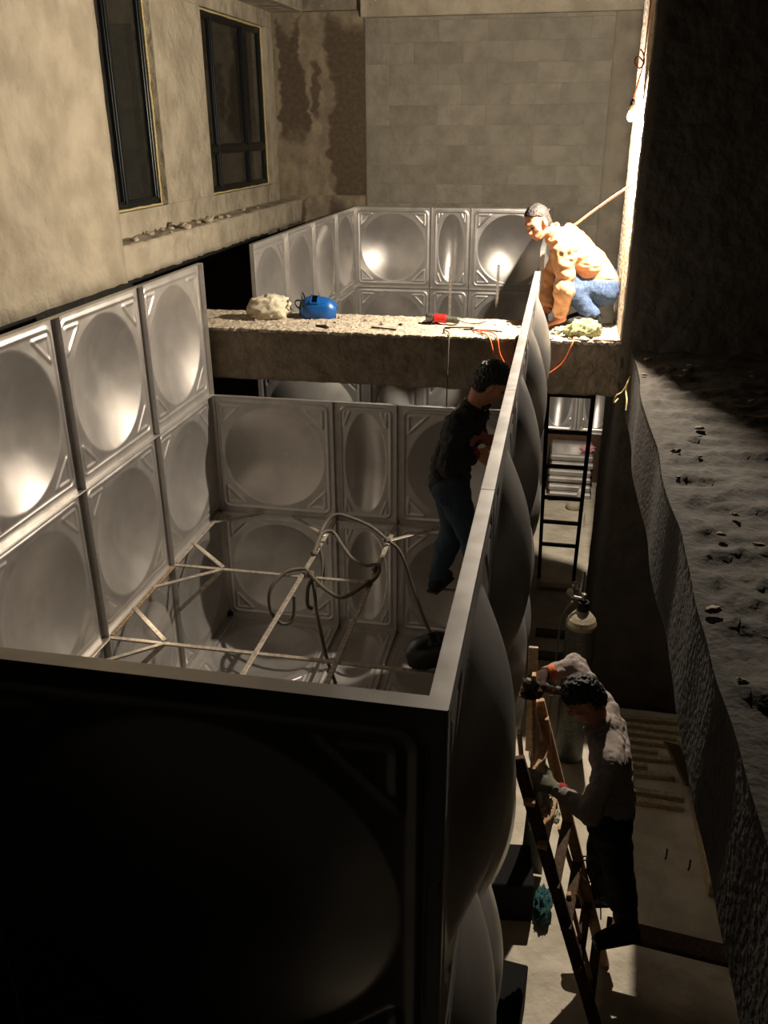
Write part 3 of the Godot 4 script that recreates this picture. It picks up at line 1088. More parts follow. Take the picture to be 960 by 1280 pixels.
func window(no: int, z_near: float, z_far: float, cols: Array, y0: float, y1: float, ymid: float, label: String) -> void:
	var t := Node3D.new()
	put(t, "window_%d" % no)
	t.position = Vector3(-1.18, y0, (z_near + z_far) * 0.5)
	t.set_meta("kind", "structure")
	tag(t, label, "window")
	var zm := t.position.z
	var h := y1 - y0
	var za := z_near - zm
	var zb := z_far - zm
	var st := mb()
	for e in [[0.0, 0.055], [h - 0.055, h]]:
		bx(st, Vector3(-0.04, e[0], zb), Vector3(0.02, e[1], za), 0.004)
	for e in [[za - 0.055, za], [zb, zb + 0.055]]:
		bx(st, Vector3(-0.04, 0, e[0]), Vector3(0.02, h, e[1]), 0.004)
	obj("window_frame", st.commit(), M.alu, t)
	var edges := [za - 0.05]
	for c in cols:
		edges.append(c - zm)
	edges.append(zb + 0.05)
	for i in range(1, edges.size() - 1):
		var ms := mb()
		bx(ms, Vector3(-0.035, 0.05, edges[i] - 0.022), Vector3(0.026, h - 0.05, edges[i] + 0.022), 0.004)
		obj("mullion", ms.commit(), M.alu, t)
	if ymid > 0.0:
		var ms := mb()
		bx(ms, Vector3(-0.035, ymid - y0 - 0.03, zb + 0.05), Vector3(0.03, ymid - y0 + 0.03, za - 0.05), 0.004)
		obj("transom", ms.commit(), M.alu, t)
	for i in edges.size() - 1:
		var rows := [[0.05, h - 0.05]]
		if ymid > 0.0:
			rows = [[0.05, ymid - y0 - 0.03], [ymid - y0 + 0.03, h - 0.05]]
		for r in rows:
			var ps := mb()
			bx(ps, Vector3(-0.012, r[0], edges[i + 1] + 0.01), Vector3(-0.006, r[1], edges[i] - 0.01), 0.0)
			obj("pane", ps.commit(), M.glass, t)
			# each light has its own thin sash
			var ss := mb()
			var y0s: float = r[0]
			var y1s: float = r[1]
			for q in [[y0s, y0s + 0.022], [y1s - 0.022, y1s]]:
				bx(ss, Vector3(-0.02, q[0], edges[i + 1] + 0.015), Vector3(0.012, q[1], edges[i] - 0.015), 0.003)
			for q in [[edges[i + 1] + 0.015, edges[i + 1] + 0.04], [edges[i] - 0.04, edges[i] - 0.015]]:
				bx(ss, Vector3(-0.02, y0s, q[0]), Vector3(0.012, y1s, q[1]), 0.003)
			obj("sash", ss.commit(), M.alu, t)
	# expanding foam round the frame
	var nz := fnoise(70 + no, 6.0, 3)
	var fs := mb()
	var pts := []
	for i in 26:
		var y: float = h * i / 25.0
		pts.append(Vector3(0.02 + 0.006 * nz.get_noise_1d(i * 0.9), y, zb + 0.004 + 0.008 * nz.get_noise_1d(i * 0.7 + 40)))
	add_tube(fs, spline(pts, 3), 0.011, 6)
	pts = []
	for i in 20:
		pts.append(Vector3(0.022 + 0.008 * nz.get_noise_1d(i * 0.8 + 9), 0.0 + 0.006 * nz.get_noise_1d(i * 0.9 + 20), lerp(zb, za, i / 19.0)))
	add_tube(fs, spline(pts, 3), 0.012, 6)
	if no == 2:
		pts = []
		for i in 20:
			pts.append(Vector3(0.022 + 0.008 * nz.get_noise_1d(i * 0.8 + 99), h + 0.008 * nz.get_noise_1d(i * 0.9 + 120), lerp(zb, za, i / 19.0)))
		add_tube(fs, spline(pts, 3), 0.012, 6)
	obj("sealant", fs.commit(), M.foam, t)

func build_windows() -> void:
	window(1, -0.16, -2.0, [-1.3], 3.25, 5.025, 0.0, "tall dark window half hidden behind the forward wall")
	window(2, -3.19, -5.25, [-3.62, -4.6], 3.25, 5.025, 3.70, "dark aluminium window with upper and lower lights near the back corner")
	# the night outside the windows
	var st := mb()
	bx(st, Vector3(-4, 2.9, -6.2), Vector3(-3.8, 8.0, 10), 0.0)
	struct("wall_left_outside", st.commit(), M.dark, "dark wall outside the windows", "wall")

func build_tanks() -> void:
	sq = [panel_mesh(1.0, 81), panel_mesh(1.0, 82), panel_mesh(1.0, 83)]
	hf = panel_mesh(0.5, 84)
	var t := thing("water_tank", "near open tank of stamped stainless steel panels with inner braces", "tank")
	tank_walls(t, 0.0, 5.0, 2, 3)
	# braces at the height of the lower joint
	for z in [1.0, 2.0, 3.0, 4.0]:
		brace(t, Vector3(0.03, 1.0, z), Vector3(1.5 if z == 1.0 else 2.46, 1.0, z))
		for s in [-1.0, 1.0]:
			brace(t, Vector3(0.03, 1.008, z + s * 0.36), Vector3(0.40, 1.008, z + s * 0.02))
			brace(t, Vector3(2.46, 1.008, z + s * 0.36), Vector3(2.1, 1.008, z + s * 0.02))
	brace(t, Vector3(1.92, 1.0, 1.0), Vector3(2.46, 1.0, 1.0))
	for x in [1.0, 1.5]:
		brace(t, Vector3(x, 1.012, 0.04), Vector3(x, 1.012, 4.96))
	brace(t, Vector3(0.03, 1.008, 0.26), Vector3(0.36, 1.008, 0.03))
	brace(t, Vector3(1.0, 1.02, 0.36), Vector3(0.64, 1.02, 0.04))
	brace(t, Vector3(1.5, 1.02, 0.36), Vector3(1.86, 1.02, 0.04))
	for z in [1.0, 2.0]:
		brace(t, Vector3(0.4, 0.995, z), Vector3(0.03, 0.62, z), 0.012, 0.03)
	# the rusty seam along the lower joint of the window-side wall
	for k in 3:
		var st := mb()
		add_bar(st, Vector3(0.042, 1.004, k + 0.02), Vector3(0.042, 1.004, k + 0.98), 0.024, 0.012)
		obj("weld_seam", st.commit(), M.rust if k == 1 else M.bar, t)
	var far := thing("water_tank", "far tank of stamped stainless steel panels beyond the concrete beam", "tank", Vector3(0, 0, 0))
	tank_walls(far, -5.137, -1.137, 3, 2)
	for e in [[1.5, -3.12, 2.56], [2.0, -3.12, 2.60]]:
		var st := mb()
		add_bar(st, Vector3(e[0], 0.02, e[1]), Vector3(e[0], e[2], e[1]), 0.03, 0.012, Vector3.BACK)
		obj("tie_bar", st.commit(), M.bar, far)

func build_people() -> void:
	# the worker standing inside the near tank
	make_person("man in dark navy jacket and jeans standing on a brace inside the near tank", Vector3(2.08, 1.0, 1.1), {
		head = Vector3(2.275, 2.50, 1.10), face = Vector3(0.72, -0.62, -0.2), crown = Vector3(0.55, 0.83, 0.0),
		neck = Vector3(2.185, 2.36, 1.10), chest = Vector3(2.13, 2.22, 1.10), waist = Vector3(2.05, 1.98, 1.10), pelvis = Vector3(2.04, 1.85, 1.10),
		sha = Vector3(2.10, 2.275, 1.285), shb = Vector3(2.18, 2.285, 0.92),
		ela = Vector3(2.06, 2.05, 1.37), elb = Vector3(2.16, 2.07, 0.83),
		wra = Vector3(2.212, 2.095, 1.22), wrb = Vector3(2.23, 2.135, 1.03),
		hda = Vector3(0.8, -0.5, -0.15), pla = Vector3(0, -0.5, -1), tha = Vector3(0, 1, -0.4), cua = [0.35, 0.45, 0.5, 0.55],
		hdb = Vector3(0.75, -0.5, 0.2), plb = Vector3(0, -0.5, 1), thb = Vector3(0, 1, 0.3), cub = [0.4, 0.5, 0.55, 0.6],
		hipa = Vector3(2.06, 1.83, 1.20), hipb = Vector3(2.02, 1.83, 1.0),
		kna = Vector3(2.22, 1.46, 1.19), knb = Vector3(2.055, 1.45, 1.0),
		ana = Vector3(2.26, 1.105, 1.06), anb = Vector3(1.965, 1.105, 1.03),
		toea = Vector3(0.75, 0, -0.66), toeb = Vector3(0.35, 0, -0.93),
	}, {seed = 101, bald = 0.0, hair = M.hair, thick = 0.022, top = M.navy, topname = "jacket", topgrow = 0.022, foldamp = 0.016, hem = 0.06, bottom = M.jeans, shoe = M.blackcloth, cuff = 0.03, cuffmat = M.redcuff})
	# the worker on the wooden ladder in the aisle
	var b2 := Vector3(3.22, -0.25, 2.5)
	var p2 := make_person("man in grey sweater and black trousers working from the wooden ladder", b2, {
		head = Vector3(2.905, 1.255, 2.45), face = Vector3(-0.72, -0.66, 0.25), crown = Vector3(-0.5, 0.85, 0.1),
		neck = Vector3(2.985, 1.13, 2.47), chest = Vector3(3.06, 1.0, 2.48), waist = Vector3(3.10, 0.76, 2.5), pelvis = Vector3(3.10, 0.62, 2.5),
		sha = Vector3(3.055, 1.03, 2.665), shb = Vector3(3.02, 1.12, 2.30),
		ela = Vector3(2.975, 0.80, 2.76), elb = Vector3(2.87, 1.22, 2.10),
		wra = Vector3(2.80, 0.84, 2.66), wrb = Vector3(2.715, 1.24, 2.25),
		hda = Vector3(-0.8, 0.1, -0.2), pla = Vector3(-0.1, -0.7, -0.7), tha = Vector3(0, 0.6, -0.7), cua = [0.25, 0.3, 0.35, 0.4],
		hdb = Vector3(-0.8, -0.2, 0.5), plb = Vector3(-0.2, -0.9, 0.2), thb = Vector3(-0.4, 0, 0.9), cub = [0.8, 0.8, 0.8, 0.8],
		hipa = Vector3(3.10, 0.60, 2.595), hipb = Vector3(3.12, 0.60, 2.405),
		kna = Vector3(3.19, 0.21, 2.585), knb = Vector3(3.10, 0.20, 2.39),
		ana = Vector3(3.27, -0.155, 2.56), anb = Vector3(3.14, -0.155, 2.33),
		toea = Vector3(-0.85, 0, 0.35), toeb = Vector3(-0.9, 0, 0.2),
	}, {seed = 111, bald = 0.0, hair = M.hair, thick = 0.016, top = M.sweater, topname = "sweater", topgrow = 0.014, foldamp = 0.012, hem = 0.03, bottom = M.blackcloth, shoe = M.iron, gloves = true, collar = M.sweater})
	glove("glove", p2, b2, Vector3(2.80, 0.84, 2.66), Vector3(-0.8, 0.1, -0.2), Vector3(-0.1, -0.7, -0.7), Vector3(0, 0.6, -0.7), [0.25, 0.3, 0.35, 0.4], M.knit, M.redcuff)
	glove("glove", p2, b2, Vector3(2.715, 1.24, 2.25), Vector3(-0.8, -0.2, 0.5), Vector3(-0.2, -0.9, 0.2), Vector3(-0.4, 0, 0.9), [0.8, 0.8, 0.8, 0.8], M.brownglove, M.orangecuff)
	# the worker kneeling on the beam
	make_person("man in tan jacket crouching on the concrete beam and looking down", Vector3(2.85, 2.5, -0.70), {
		head = Vector3(2.435, 3.255, -0.680), face = Vector3(-0.60, -0.55, 0.60), crown = Vector3(-0.40, 0.85, 0.25),
		neck = Vector3(2.545, 3.180, -0.730), chest = Vector3(2.680, 3.095, -0.730), waist = Vector3(2.850, 2.955, -0.750), pelvis = Vector3(2.945, 2.830, -0.760),
		sha = Vector3(2.665, 3.060, -0.530), shb = Vector3(2.650, 3.110, -0.930),
		ela = Vector3(2.665, 2.800, -0.480), elb = Vector3(2.580, 2.850, -0.980),
		wra = Vector3(2.655, 2.570, -0.505), wrb = Vector3(2.540, 2.585, -0.74),
		hda = Vector3(-0.75, -0.30, 0.1), pla = Vector3(0, -1, 0), tha = Vector3(0, 0, -1), cua = [0.1, 0.1, 0.12, 0.15],
		hdb = Vector3(-0.8, -0.3, 0.1), plb = Vector3(0, -1, 0), thb = Vector3(0, 0, 1), cub = [0.1, 0.1, 0.12, 0.15],
		hipa = Vector3(2.965, 2.770, -0.660), hipb = Vector3(2.965, 2.770, -0.86),
		kna = Vector3(2.67, 2.84, -0.64), knb = Vector3(2.74, 2.84, -0.87),
		ana = Vector3(2.90, 2.592, -0.56), anb = Vector3(2.90, 2.592, -0.70),
		toea = Vector3(-0.97, 0, 0.1), toeb = Vector3(-0.97, 0, -0.05),
	}, {seed = 121, bald = 1.0, hair = M.greyhair, thick = 0.010, top = M.tan, topname = "jacket", topgrow = 0.034, foldamp = 0.020, foldfreq = 4.0, foldsqueeze = Vector3(1.1, 1.4, 0.7), hem = 0.09, bottom = M.bluejeans, shoe = M.blackcloth, cuff = 0.03})

func crumple(called: String, label: String, cat: String, at: Vector3, r: Vector3, sd: int, mat: Material, amp := 0.35, turn := 0.0, group := "") -> MeshInstance3D:
	var o := obj(called, lump(r, amp * 0.55, 1.6, sd, 28, -0.62), mat, null, at + Vector3(0, r.y * 0.6, 0))
	o.rotation.y = turn
	tag(o, label, cat, group)
	return o

func welding_mask(label: String, at: Vector3, yax: Vector3, zax: Vector3, shell: Material, band := 0.0) -> void:
	var t := thing("welding_mask", label, "welding mask", at)
	t.basis = Basis(yax.cross(zax), yax, zax).orthonormalized()
	# curved shield: a half barrel, open at the back
	var st := mb()
	for side in [1.0, -1.0]:
		var inset: float = 0.0 if side > 0.0 else 0.004
		add_grid(st, 28, 16, func(u: float, v: float) -> Vector3:
			var uu: float = u if side > 0.0 else 1.0 - u
			var a: float = lerp(-1.75, 1.75, uu)
			var y: float = lerp(-0.15, 0.15, v)
			var taper: float = 1.0 - 0.5 * pow(abs(v * 2.0 - 1.0), 3.5)
			var r: float = (0.105 - inset) * taper
			return Vector3(sin(a) * r, y, cos(a) * r * 1.15))
	st.generate_normals()
	obj("shell", st.commit(), shell, t)
	var wn := mb()
	add_box(wn, Transform3D(Basis(), Vector3(0, 0.03, 0.114)), Vector3(0.10, 0.075, 0.012), 0.005)
	var w := obj("window_frame", wn.commit(), shell, t)
	obj("dark_lens", box_mesh(Vector3(0.08, 0.04, 0.005), 0.001), M.eye, w, Vector3(0, 0.03, 0.1195))
	var hb := mb()
	var pts := []
	for i in 19:
		var a := PI * i / 18.0
		pts.append(Vector3(cos(a) * 0.095, 0.05 + 0.04 * sin(a), -0.02 - sin(a) * 0.12))
	add_tube(hb, spline(pts, 2), 0.008, 6)
	add_tube(hb, spline([Vector3(-0.09, 0.06, -0.03), Vector3(-0.06, 0.15, -0.05), Vector3(0, 0.18, -0.06), Vector3(0.06, 0.15, -0.05), Vector3(0.09, 0.06, -0.03)], 5), 0.008, 6)
	var hbo := obj("headband", hb.commit(), M.black, t)
	if band != 0.0:
		hbo.rotation.y = band
		hbo.position = Vector3(0, 0.075, 0.0)
		hbo.scale = Vector3(0.62, 0.62, 1.15)
	for s in [-1.0, 1.0]:
		obj("knob", lathe_mesh([Vector2(0, -0.01), Vector2(0.02, -0.01), Vector2(0.022, 0.0), Vector2(0.018, 0.012), Vector2(0, 0.012)], 14), M.black, t, Vector3(s * 0.105, 0.05, -0.01)).rotation.z = -s * PI / 2

func grinder(label: String, at: Vector3, b: Basis, bodymat: Material, cord: Array) -> void:
	var t := thing("angle_grinder", label, "angle grinder", at)
	t.basis = b
	# z along the body, the disc faces -y
	var zx := Basis(Vector3.RIGHT, Vector3.BACK, Vector3.DOWN)   # lathe y -> z
	var st := mb()
	add_lathe(st, [Vector2(0, -0.062), Vector2(0.032, -0.062), Vector2(0.034, -0.05), Vector2(0.033, -0.02), Vector2(0.034, 0.0), Vector2(0.034, 0.035), Vector2(0, 0.036)], Transform3D(zx, Vector3.ZERO), 18)
	obj("motor_housing", st.commit(), bodymat, t)
	st = mb()
	add_lathe(st, [Vector2(0, -0.16), Vector2(0.024, -0.16), Vector2(0.028, -0.148), Vector2(0.025, -0.10), Vector2(0.028, -0.06), Vector2(0, -0.06)], Transform3D(zx, Vector3.ZERO), 18)
	obj("handle", st.commit(), M.cyl, t)
	st = mb()
	add_box(st, Transform3D(Basis(), Vector3(0, 0, 0.068)), Vector3(0.058, 0.056, 0.07), 0.014)
	add_lathe(st, [Vector2(0, -0.05), Vector2(0.02, -0.05), Vector2(0.024, -0.02), Vector2(0, -0.02)], Transform3D(Basis(), Vector3(0, 0, 0.075)), 16)
	obj("gear_head", st.commit(), M.greymetal, t)
	st = mb()
	add_lathe(st, [Vector2(0.0, -0.062), Vector2(0.058, -0.062), Vector2(0.058, -0.057), Vector2(0.0, -0.057)], Transform3D(Basis(), Vector3(0, 0, 0.075)), 28)
	obj("disc", st.commit(), M.darkwood, t)
	st = mb()
	var g := []
	for i in 15:
		var a := PI * i / 14.0 + PI
		g.append(Vector3(cos(a) * 0.064, -0.05, 0.075 + sin(a) * 0.064))
	add_tube(st, spline(g, 2), 0.009, 6)
	obj("guard", st.commit(), M.iron, t)
	if cord.size() > 0:
		var c := [Vector3(0, 0, -0.16)]
		c.append_array(cord)
		obj("power_cord", tube_mesh(c, 0.004, 6), M.rubber, t)

func wire(label: String, pts: Array, r: float, mat: Material, called := "cable", cat := "cable") -> void:
	var base: Vector3 = pts[0]
	var q := []
	for p in pts:
		q.append(p - base)
	var o := obj(called, tube_mesh(q, r, 7), mat, null, base)
	tag(o, label, cat)

func build_beam_things() -> void:
	crumple("cloth_bundle", "crumpled dirty white cloth bundle lying on the concrete beam", "cloth", Vector3(0.36, 2.505, -0.50), Vector3(0.185, 0.125, 0.11), 133, M.white, 0.24, 0.3)
	welding_mask("blue welding mask with black headband lying on the concrete beam", Vector3(0.735, 2.555, -0.62), Vector3(-1.0, 0.10, 0.18), Vector3(0.10, 0.86, 0.50), M.blueplastic, PI)
	var o := obj("scrap_pad", lump(Vector3(0.055, 0.014, 0.022), 0.2, 1.2, 140, 10, -0.8), M.iron, null, Vector3(0.865, 2.512, -0.24))
	o.rotation.y = -0.15
	tag(o, "small dark oval scrap near the front edge of the beam", "scrap")
	grinder("red angle grinder lying on the concrete beam", Vector3(1.735, 2.553, -0.50), Basis(Vector3(0.93, 0.35, 0).cross(Vector3(-0.12, 0.0, 1)) * 0.0 + Vector3(0.05, 0.4, -0.9), Vector3(0.05, 0.9, 0.4), Vector3(-1, 0.03, -0.05)).orthonormalized(), M.redplastic, [Vector3(0.02, -0.03, -0.22), Vector3(0.05, -0.045, -0.30), Vector3(0.09, -0.045, -0.36)])
	# odd strips and rods on the beam
	var k := 0
	for e in [[1.95, -0.33, 2.24, -0.30, 0.005, "thin steel rod lying on the beam beside the grinder"], [1.80, -0.36, 2.02, -0.40, 0.006, "short bent rod in front of the red grinder"], [1.25, -0.28, 1.45, -0.22, 0.006, "short dark rod near the middle of the beam"]]:
		wire(e[5], [Vector3(e[0], 2.512, e[1]), Vector3((e[0] + e[2]) * 0.5, 2.518, (e[1] + e[3]) * 0.5 + 0.02), Vector3(e[2], 2.512, e[3])], e[4], M.iron, "steel_rod", "rod")
	for i in 20:
		var x := rng.randf_range(0.05, 2.45)
		var s := rng.randf_range(0.006, 0.016)
		var c := obj("mortar_crumb", lump(Vector3(s * 1.4, s * 0.7, s), 0.25, 1.4, 200 + i % 6, 5, -0.6), M.dust if i % 3 else M.iron, null, Vector3(x, 2.506 + s * 0.5, rng.randf_range(-0.68, -0.16)))
		c.rotation.y = rng.randf() * TAU
		tag(c, "small mortar crumb on top of the concrete beam", "rubble", "mortar crumbs on the beam")
	wire("orange cable hanging over the beam front behind the dark-haired head", [Vector3(2.02, 2.515, -0.3), Vector3(2.12, 2.52, -0.16), Vector3(2.17, 2.50, -0.07), Vector3(2.20, 2.42, -0.045), Vector3(2.27, 2.30, -0.04), Vector3(2.36, 2.22, -0.04)], 0.005, M.orange)
	wire("second orange cable looped beside the first over the beam front", [Vector3(2.04, 2.515, -0.32), Vector3(2.18, 2.525, -0.18), Vector3(2.225, 2.50, -0.07), Vector3(2.25, 2.40, -0.045), Vector3(2.33, 2.27, -0.04), Vector3(2.37, 2.21, -0.045)], 0.005, M.orange)
	wire("orange cable dropping from the beam outside the tank wall", [Vector3(2.80, 2.515, -0.3), Vector3(2.765, 2.52, -0.15), Vector3(2.755, 2.49, -0.065), Vector3(2.70, 2.36, -0.045), Vector3(2.60, 2.27, -0.045), Vector3(2.50, 2.21, -0.05)], 0.006, M.orange)
	wire("thin pale wire hanging straight down the beam front", [Vector3(1.80, 2.512, -0.3), Vector3(1.86, 2.52, -0.14), Vector3(1.87, 2.47, -0.06), Vector3(1.868, 2.25, -0.05), Vector3(1.866, 1.98, -0.06)], 0.005, M.cable)
	wire("pale orange hose running from the pillar to behind the crouching man", [Vector3(3.09, 3.545, -0.45), Vector3(2.985, 3.463, -0.55), Vector3(2.862, 3.359, -0.68), Vector3(2.74, 3.25, -0.80), Vector3(2.66, 3.16, -0.93), Vector3(2.6, 2.9, -1.0), Vector3(2.58, 2.6, -1.0)], 0.009, M.pinkhose, "hose", "hose")
	crumple("rag_pile", "crumpled green and white rag in front of the crouching man", "rag", Vector3(2.83, 2.5, -0.26), Vector3(0.14, 0.085, 0.10), 151, M.greencloth, 0.26, 0.4)
	crumple("rag", "small pale rag beside the tank rim on the beam", "rag", Vector3(2.66, 2.5, -0.33), Vector3(0.07, 0.035, 0.05), 152, M.white, 0.4, 0.9)
	for i in 14:
		var s := rng.randf_range(0.012, 0.034)
		var c := obj("mortar_lump", lump(Vector3(s * 1.5, s * 0.6, s), 0.3, 1.5, 300 + i % 6, 6, -0.6), M.dust, null, Vector3(rng.randf_range(2.58, 3.06), 2.505 + s * 0.4, rng.randf_range(-0.17, -0.11)))
		c.rotation.y = rng.randf() * TAU
		tag(c, "pale mortar lump along the beam edge near the pillar", "rubble", "mortar lumps at the pillar foot")
	# glove hanging in the shade of the beam by the tank wall
	var H := Field.new(Vector3(-0.09, -0.22, -0.06), Vector3(0.09, 0.08, 0.06), 0.005, 240.0)
	hand_bones(H, Vector3(0, 0.02, 0), Vector3(0.15, -1, 0), Vector3(0, 0, 1), Vector3(1, 0, 0), [0.15, 0.2, 0.25, 0.3], 0.004, 1.1)
	var st := mb()
	H.mesh(st, Vector3.ZERO)
	var gl := obj("work_glove", st.commit(), M.blackcloth, null, Vector3(2.385, 2.47, -0.03))
	tag(gl, "black work glove hanging on the beam front beside the tank wall", "glove")

func build_tank_things() -> void:
	# taped cables looped over the braces
	var t := thing("welding_cable", "taped grey cable looped over the inner braces of the tank", "cable", Vector3(1.2, 1.02, 0.9))
	var b := t.position
	var loops := [
		[Vector3(1.0, 1.03, 0.62), Vector3(0.99, 1.10, 0.36), Vector3(1.06, 1.16, 0.26), Vector3(1.2, 1.15, 0.28), Vector3(1.36, 1.12, 0.34), Vector3(1.5, 1.06, 0.42), Vector3(1.60, 0.95, 0.40), Vector3(1.70, 0.66, 0.40), Vector3(1.82, 0.36, 0.45), Vector3(1.98, 0.18, 0.55), Vector3(2.15, 0.14, 0.62)],
		[Vector3(1.0, 1.03, 0.70), Vector3(1.01, 1.10, 0.50), Vector3(1.08, 1.10, 0.44), Vector3(1.18, 1.06, 0.56), Vector3(1.30, 1.03, 0.72), Vector3(1.42, 1.03, 0.80), Vector3(1.51, 1.04, 0.80), Vector3(1.53, 1.03, 0.95), Vector3(1.47, 1.03, 1.10), Vector3(1.34, 0.98, 1.20), Vector3(1.2, 1.0, 1.14), Vector3(1.07, 1.03, 1.02), Vector3(1.0, 1.04, 0.96), Vector3(0.88, 1.03, 1.02), Vector3(0.80, 0.94, 1.12), Vector3(0.80, 0.78, 1.14), Vector3(0.86, 0.66, 1.10), Vector3(0.93, 0.68, 1.05), Vector3(0.94, 0.85, 1.02)],
		[Vector3(1.0, 1.04, 0.55), Vector3(1.04, 0.9, 0.6), Vector3(1.06, 0.80, 0.72), Vector3(1.05, 0.86, 0.85)],
		[Vector3(1.06, 1.03, 1.0), Vector3(1.09, 0.98, 1.04), Vector3(1.12, 0.7, 1.05), Vector3(1.17, 0.4, 1.06), Vector3(1.24, 0.18, 1.08)],
		[Vector3(1.10, 1.03, 1.02), Vector3(1.06, 0.96, 1.06), Vector3(1.05, 0.82, 1.07), Vector3(1.08, 0.78, 1.06)],
	]
	for l in loops:
		var q := []
		for p in l:
			q.append(p - b)
		obj("cable_run", tube_mesh(q, 0.0135, 8, 10), M.cable, t)
	# tape wraps at the crossings
	for p in [Vector3(1.0, 1.03, 0.68), Vector3(1.06, 1.03, 1.0), Vector3(1.5, 1.04, 0.86), Vector3(1.49, 1.03, 1.06), Vector3(1.5, 1.06, 0.42), Vector3(1.2, 0.28, 1.07)]:
		obj("tape_wrap", lump(Vector3(0.03, 0.024, 0.035), 0.3, 1.6, 160, 8), M.cable, t, p - b)
	welding_mask("black welding mask with blue side resting on the tank brace", Vector3(2.05, 1.06, 1.88), Vector3(0.9, 0.2, -0.3), Vector3(-0.3, 0.85, 0.35), M.black)
	var st := mb()
	add_box(st, Transform3D(Basis(), Vector3.ZERO), Vector3(0.05, 0.10, 0.012), 0.005)
	var o := obj("filter_card", st.commit(), M.darkblue, null, Vector3(2.17, 1.065, 1.98))
	o.rotation = Vector3(-0.5, 0.7, 0)
	tag(o, "small blue plastic card leaning beside the black mask", "card")

func build_far_aisle() -> void:
	# steel ladder leaning on the far side of the beam
	var foot := Vector3(2.84, -0.6, -2.35)
	var head := Vector3(2.79, 2.06, -0.80)
	var t := thing("steel_ladder", "dark steel ladder leaning against the concrete beam over the aisle", "ladder", foot)
	for s in [-0.185, 0.185]:
		var st := mb()
		add_bar(st, Vector3(s, 0, 0), head - foot + Vector3(s, 0, 0), 0.036, 0.05, Vector3.BACK)
		obj("stringer", st.commit(), M.iron, t)
	for k in [0.21, 0.34, 0.47, 0.625, 0.78, 0.93]:
		var p := (head - foot) * float(k)
		var st := mb()
		add_bar(st, p + Vector3(-0.18, 0, 0), p + Vector3(0.18, 0, 0), 0.034, 0.034)
		obj("rung", st.commit(), M.iron, t)
	# stack of panels lying by the back wall
	for i in 6:
		var st := mb()
		add_box(st, Transform3D(), Vector3(0.56, 0.075, 0.6), 0.02)
		add_box(st, Transform3D(Basis(), Vector3(0, 0.045, 0.0)), Vector3(0.52, 0.012, 0.56), 0.003)
		var o := obj("steel_sheet", st.commit(), M.steel, null, Vector3(2.96 + rng.randf_range(-0.02, 0.02), -0.56 + 0.105 * i, -4.93 + rng.randf_range(-0.015, 0.015)))
		var which: String = ["bottom steel panel of the stack lying by the back wall", "second steel panel from the bottom of the stack by the back wall", "third steel panel from the bottom of the stack by the back wall", "third steel panel from the top of the stack by the back wall", "steel panel just under the top one of the stack by the back wall", "topmost steel panel of the stack lying by the back wall"][i]
		tag(o, which, "steel panel", "steel panels stacked in the far aisle")
	for i in 2:
		var o := MeshInstance3D.new()
		o.mesh = hf
		o.material_override = M.steel
		put(o, "leaning_panel")
		var x := Vector3.RIGHT
		var y := Vector3(0, 0.985, -0.17).normalized()
		o.transform = Transform3D(Basis(x, y, x.cross(y)), Vector3(2.50 + 0.506 * i, 0.10, -5.28))
		tag(o, ["narrow steel panel leaning on the back wall nearer the tank", "narrow steel panel leaning on the back wall nearer the pillar side"][i], "steel panel")
	var pb := mb()
	bx(pb, Vector3(2.62, -0.6, -5.50), Vector3(3.48, 0.10, -5.26), 0.01)
	tag(obj("crate", pb.commit(), M.darkwood), "low wooden crate behind the panel stack at the back wall", "crate")
	crumple("cloth", "pink and white cloth lying on the panel stack", "cloth", Vector3(3.16, 0.03, -4.78), Vector3(0.10, 0.05, 0.08), 161, M.pinkcloth, 0.4, 0.2)
	# bottles and a bowl on the floor
	for e in [[3.10, -4.50, "clear plastic bottle standing on the far floor beside the ladder"], [3.12, -3.75, "plastic bottle on the far floor nearest the ladder foot"]]:
		var o := obj("bottle", lathe_mesh([Vector2(0, 0), Vector2(0.036, 0.0), Vector2(0.038, 0.02), Vector2(0.036, 0.09), Vector2(0.038, 0.15), Vector2(0.03, 0.185), Vector2(0.014, 0.21), Vector2(0.014, 0.235), Vector2(0, 0.235)]), M.plastic, null, Vector3(e[0], -0.6, e[1]))
		tag(o, e[2], "bottle")
	var bo := obj("bowl", lathe_mesh([Vector2(0, 0), Vector2(0.06, 0.0), Vector2(0.10, 0.05), Vector2(0.105, 0.075), Vector2(0.09, 0.07), Vector2(0.05, 0.02), Vector2(0, 0.02)]), M.white, null, Vector3(3.03, -0.6, -4.28))
	tag(bo, "white bowl on the far aisle floor between two bottles", "bowl")
	wire("dark rod lying on the floor before the panel stack", [Vector3(2.70, -0.585, -4.52), Vector3(2.9, -0.585, -4.55), Vector3(3.04, -0.585, -4.58)], 0.012, M.iron, "steel_rod", "rod")
	# timbers on the floor below the beam
	var i := 0
	for e in [[2.66, 3.04, -2.12, 0.04, "pale timber lying across the aisle below the beam"], [2.66, 2.98, -1.15, 0.05, "dark timber lying across the aisle behind the gas cylinder"], [2.68, 2.96, -0.75, 0.05, "second dark timber lying across the aisle behind the gas cylinder"]]:
		var st := mb()
		bx(st, Vector3(e[0], -0.6, e[2] - 0.05), Vector3(e[1], -0.6 + e[3], e[2] + 0.05), 0.006)
		tag(obj("timber", st.commit(), M.palewood if i == 0 else M.cardboard), e[4], "timber")
		i += 1

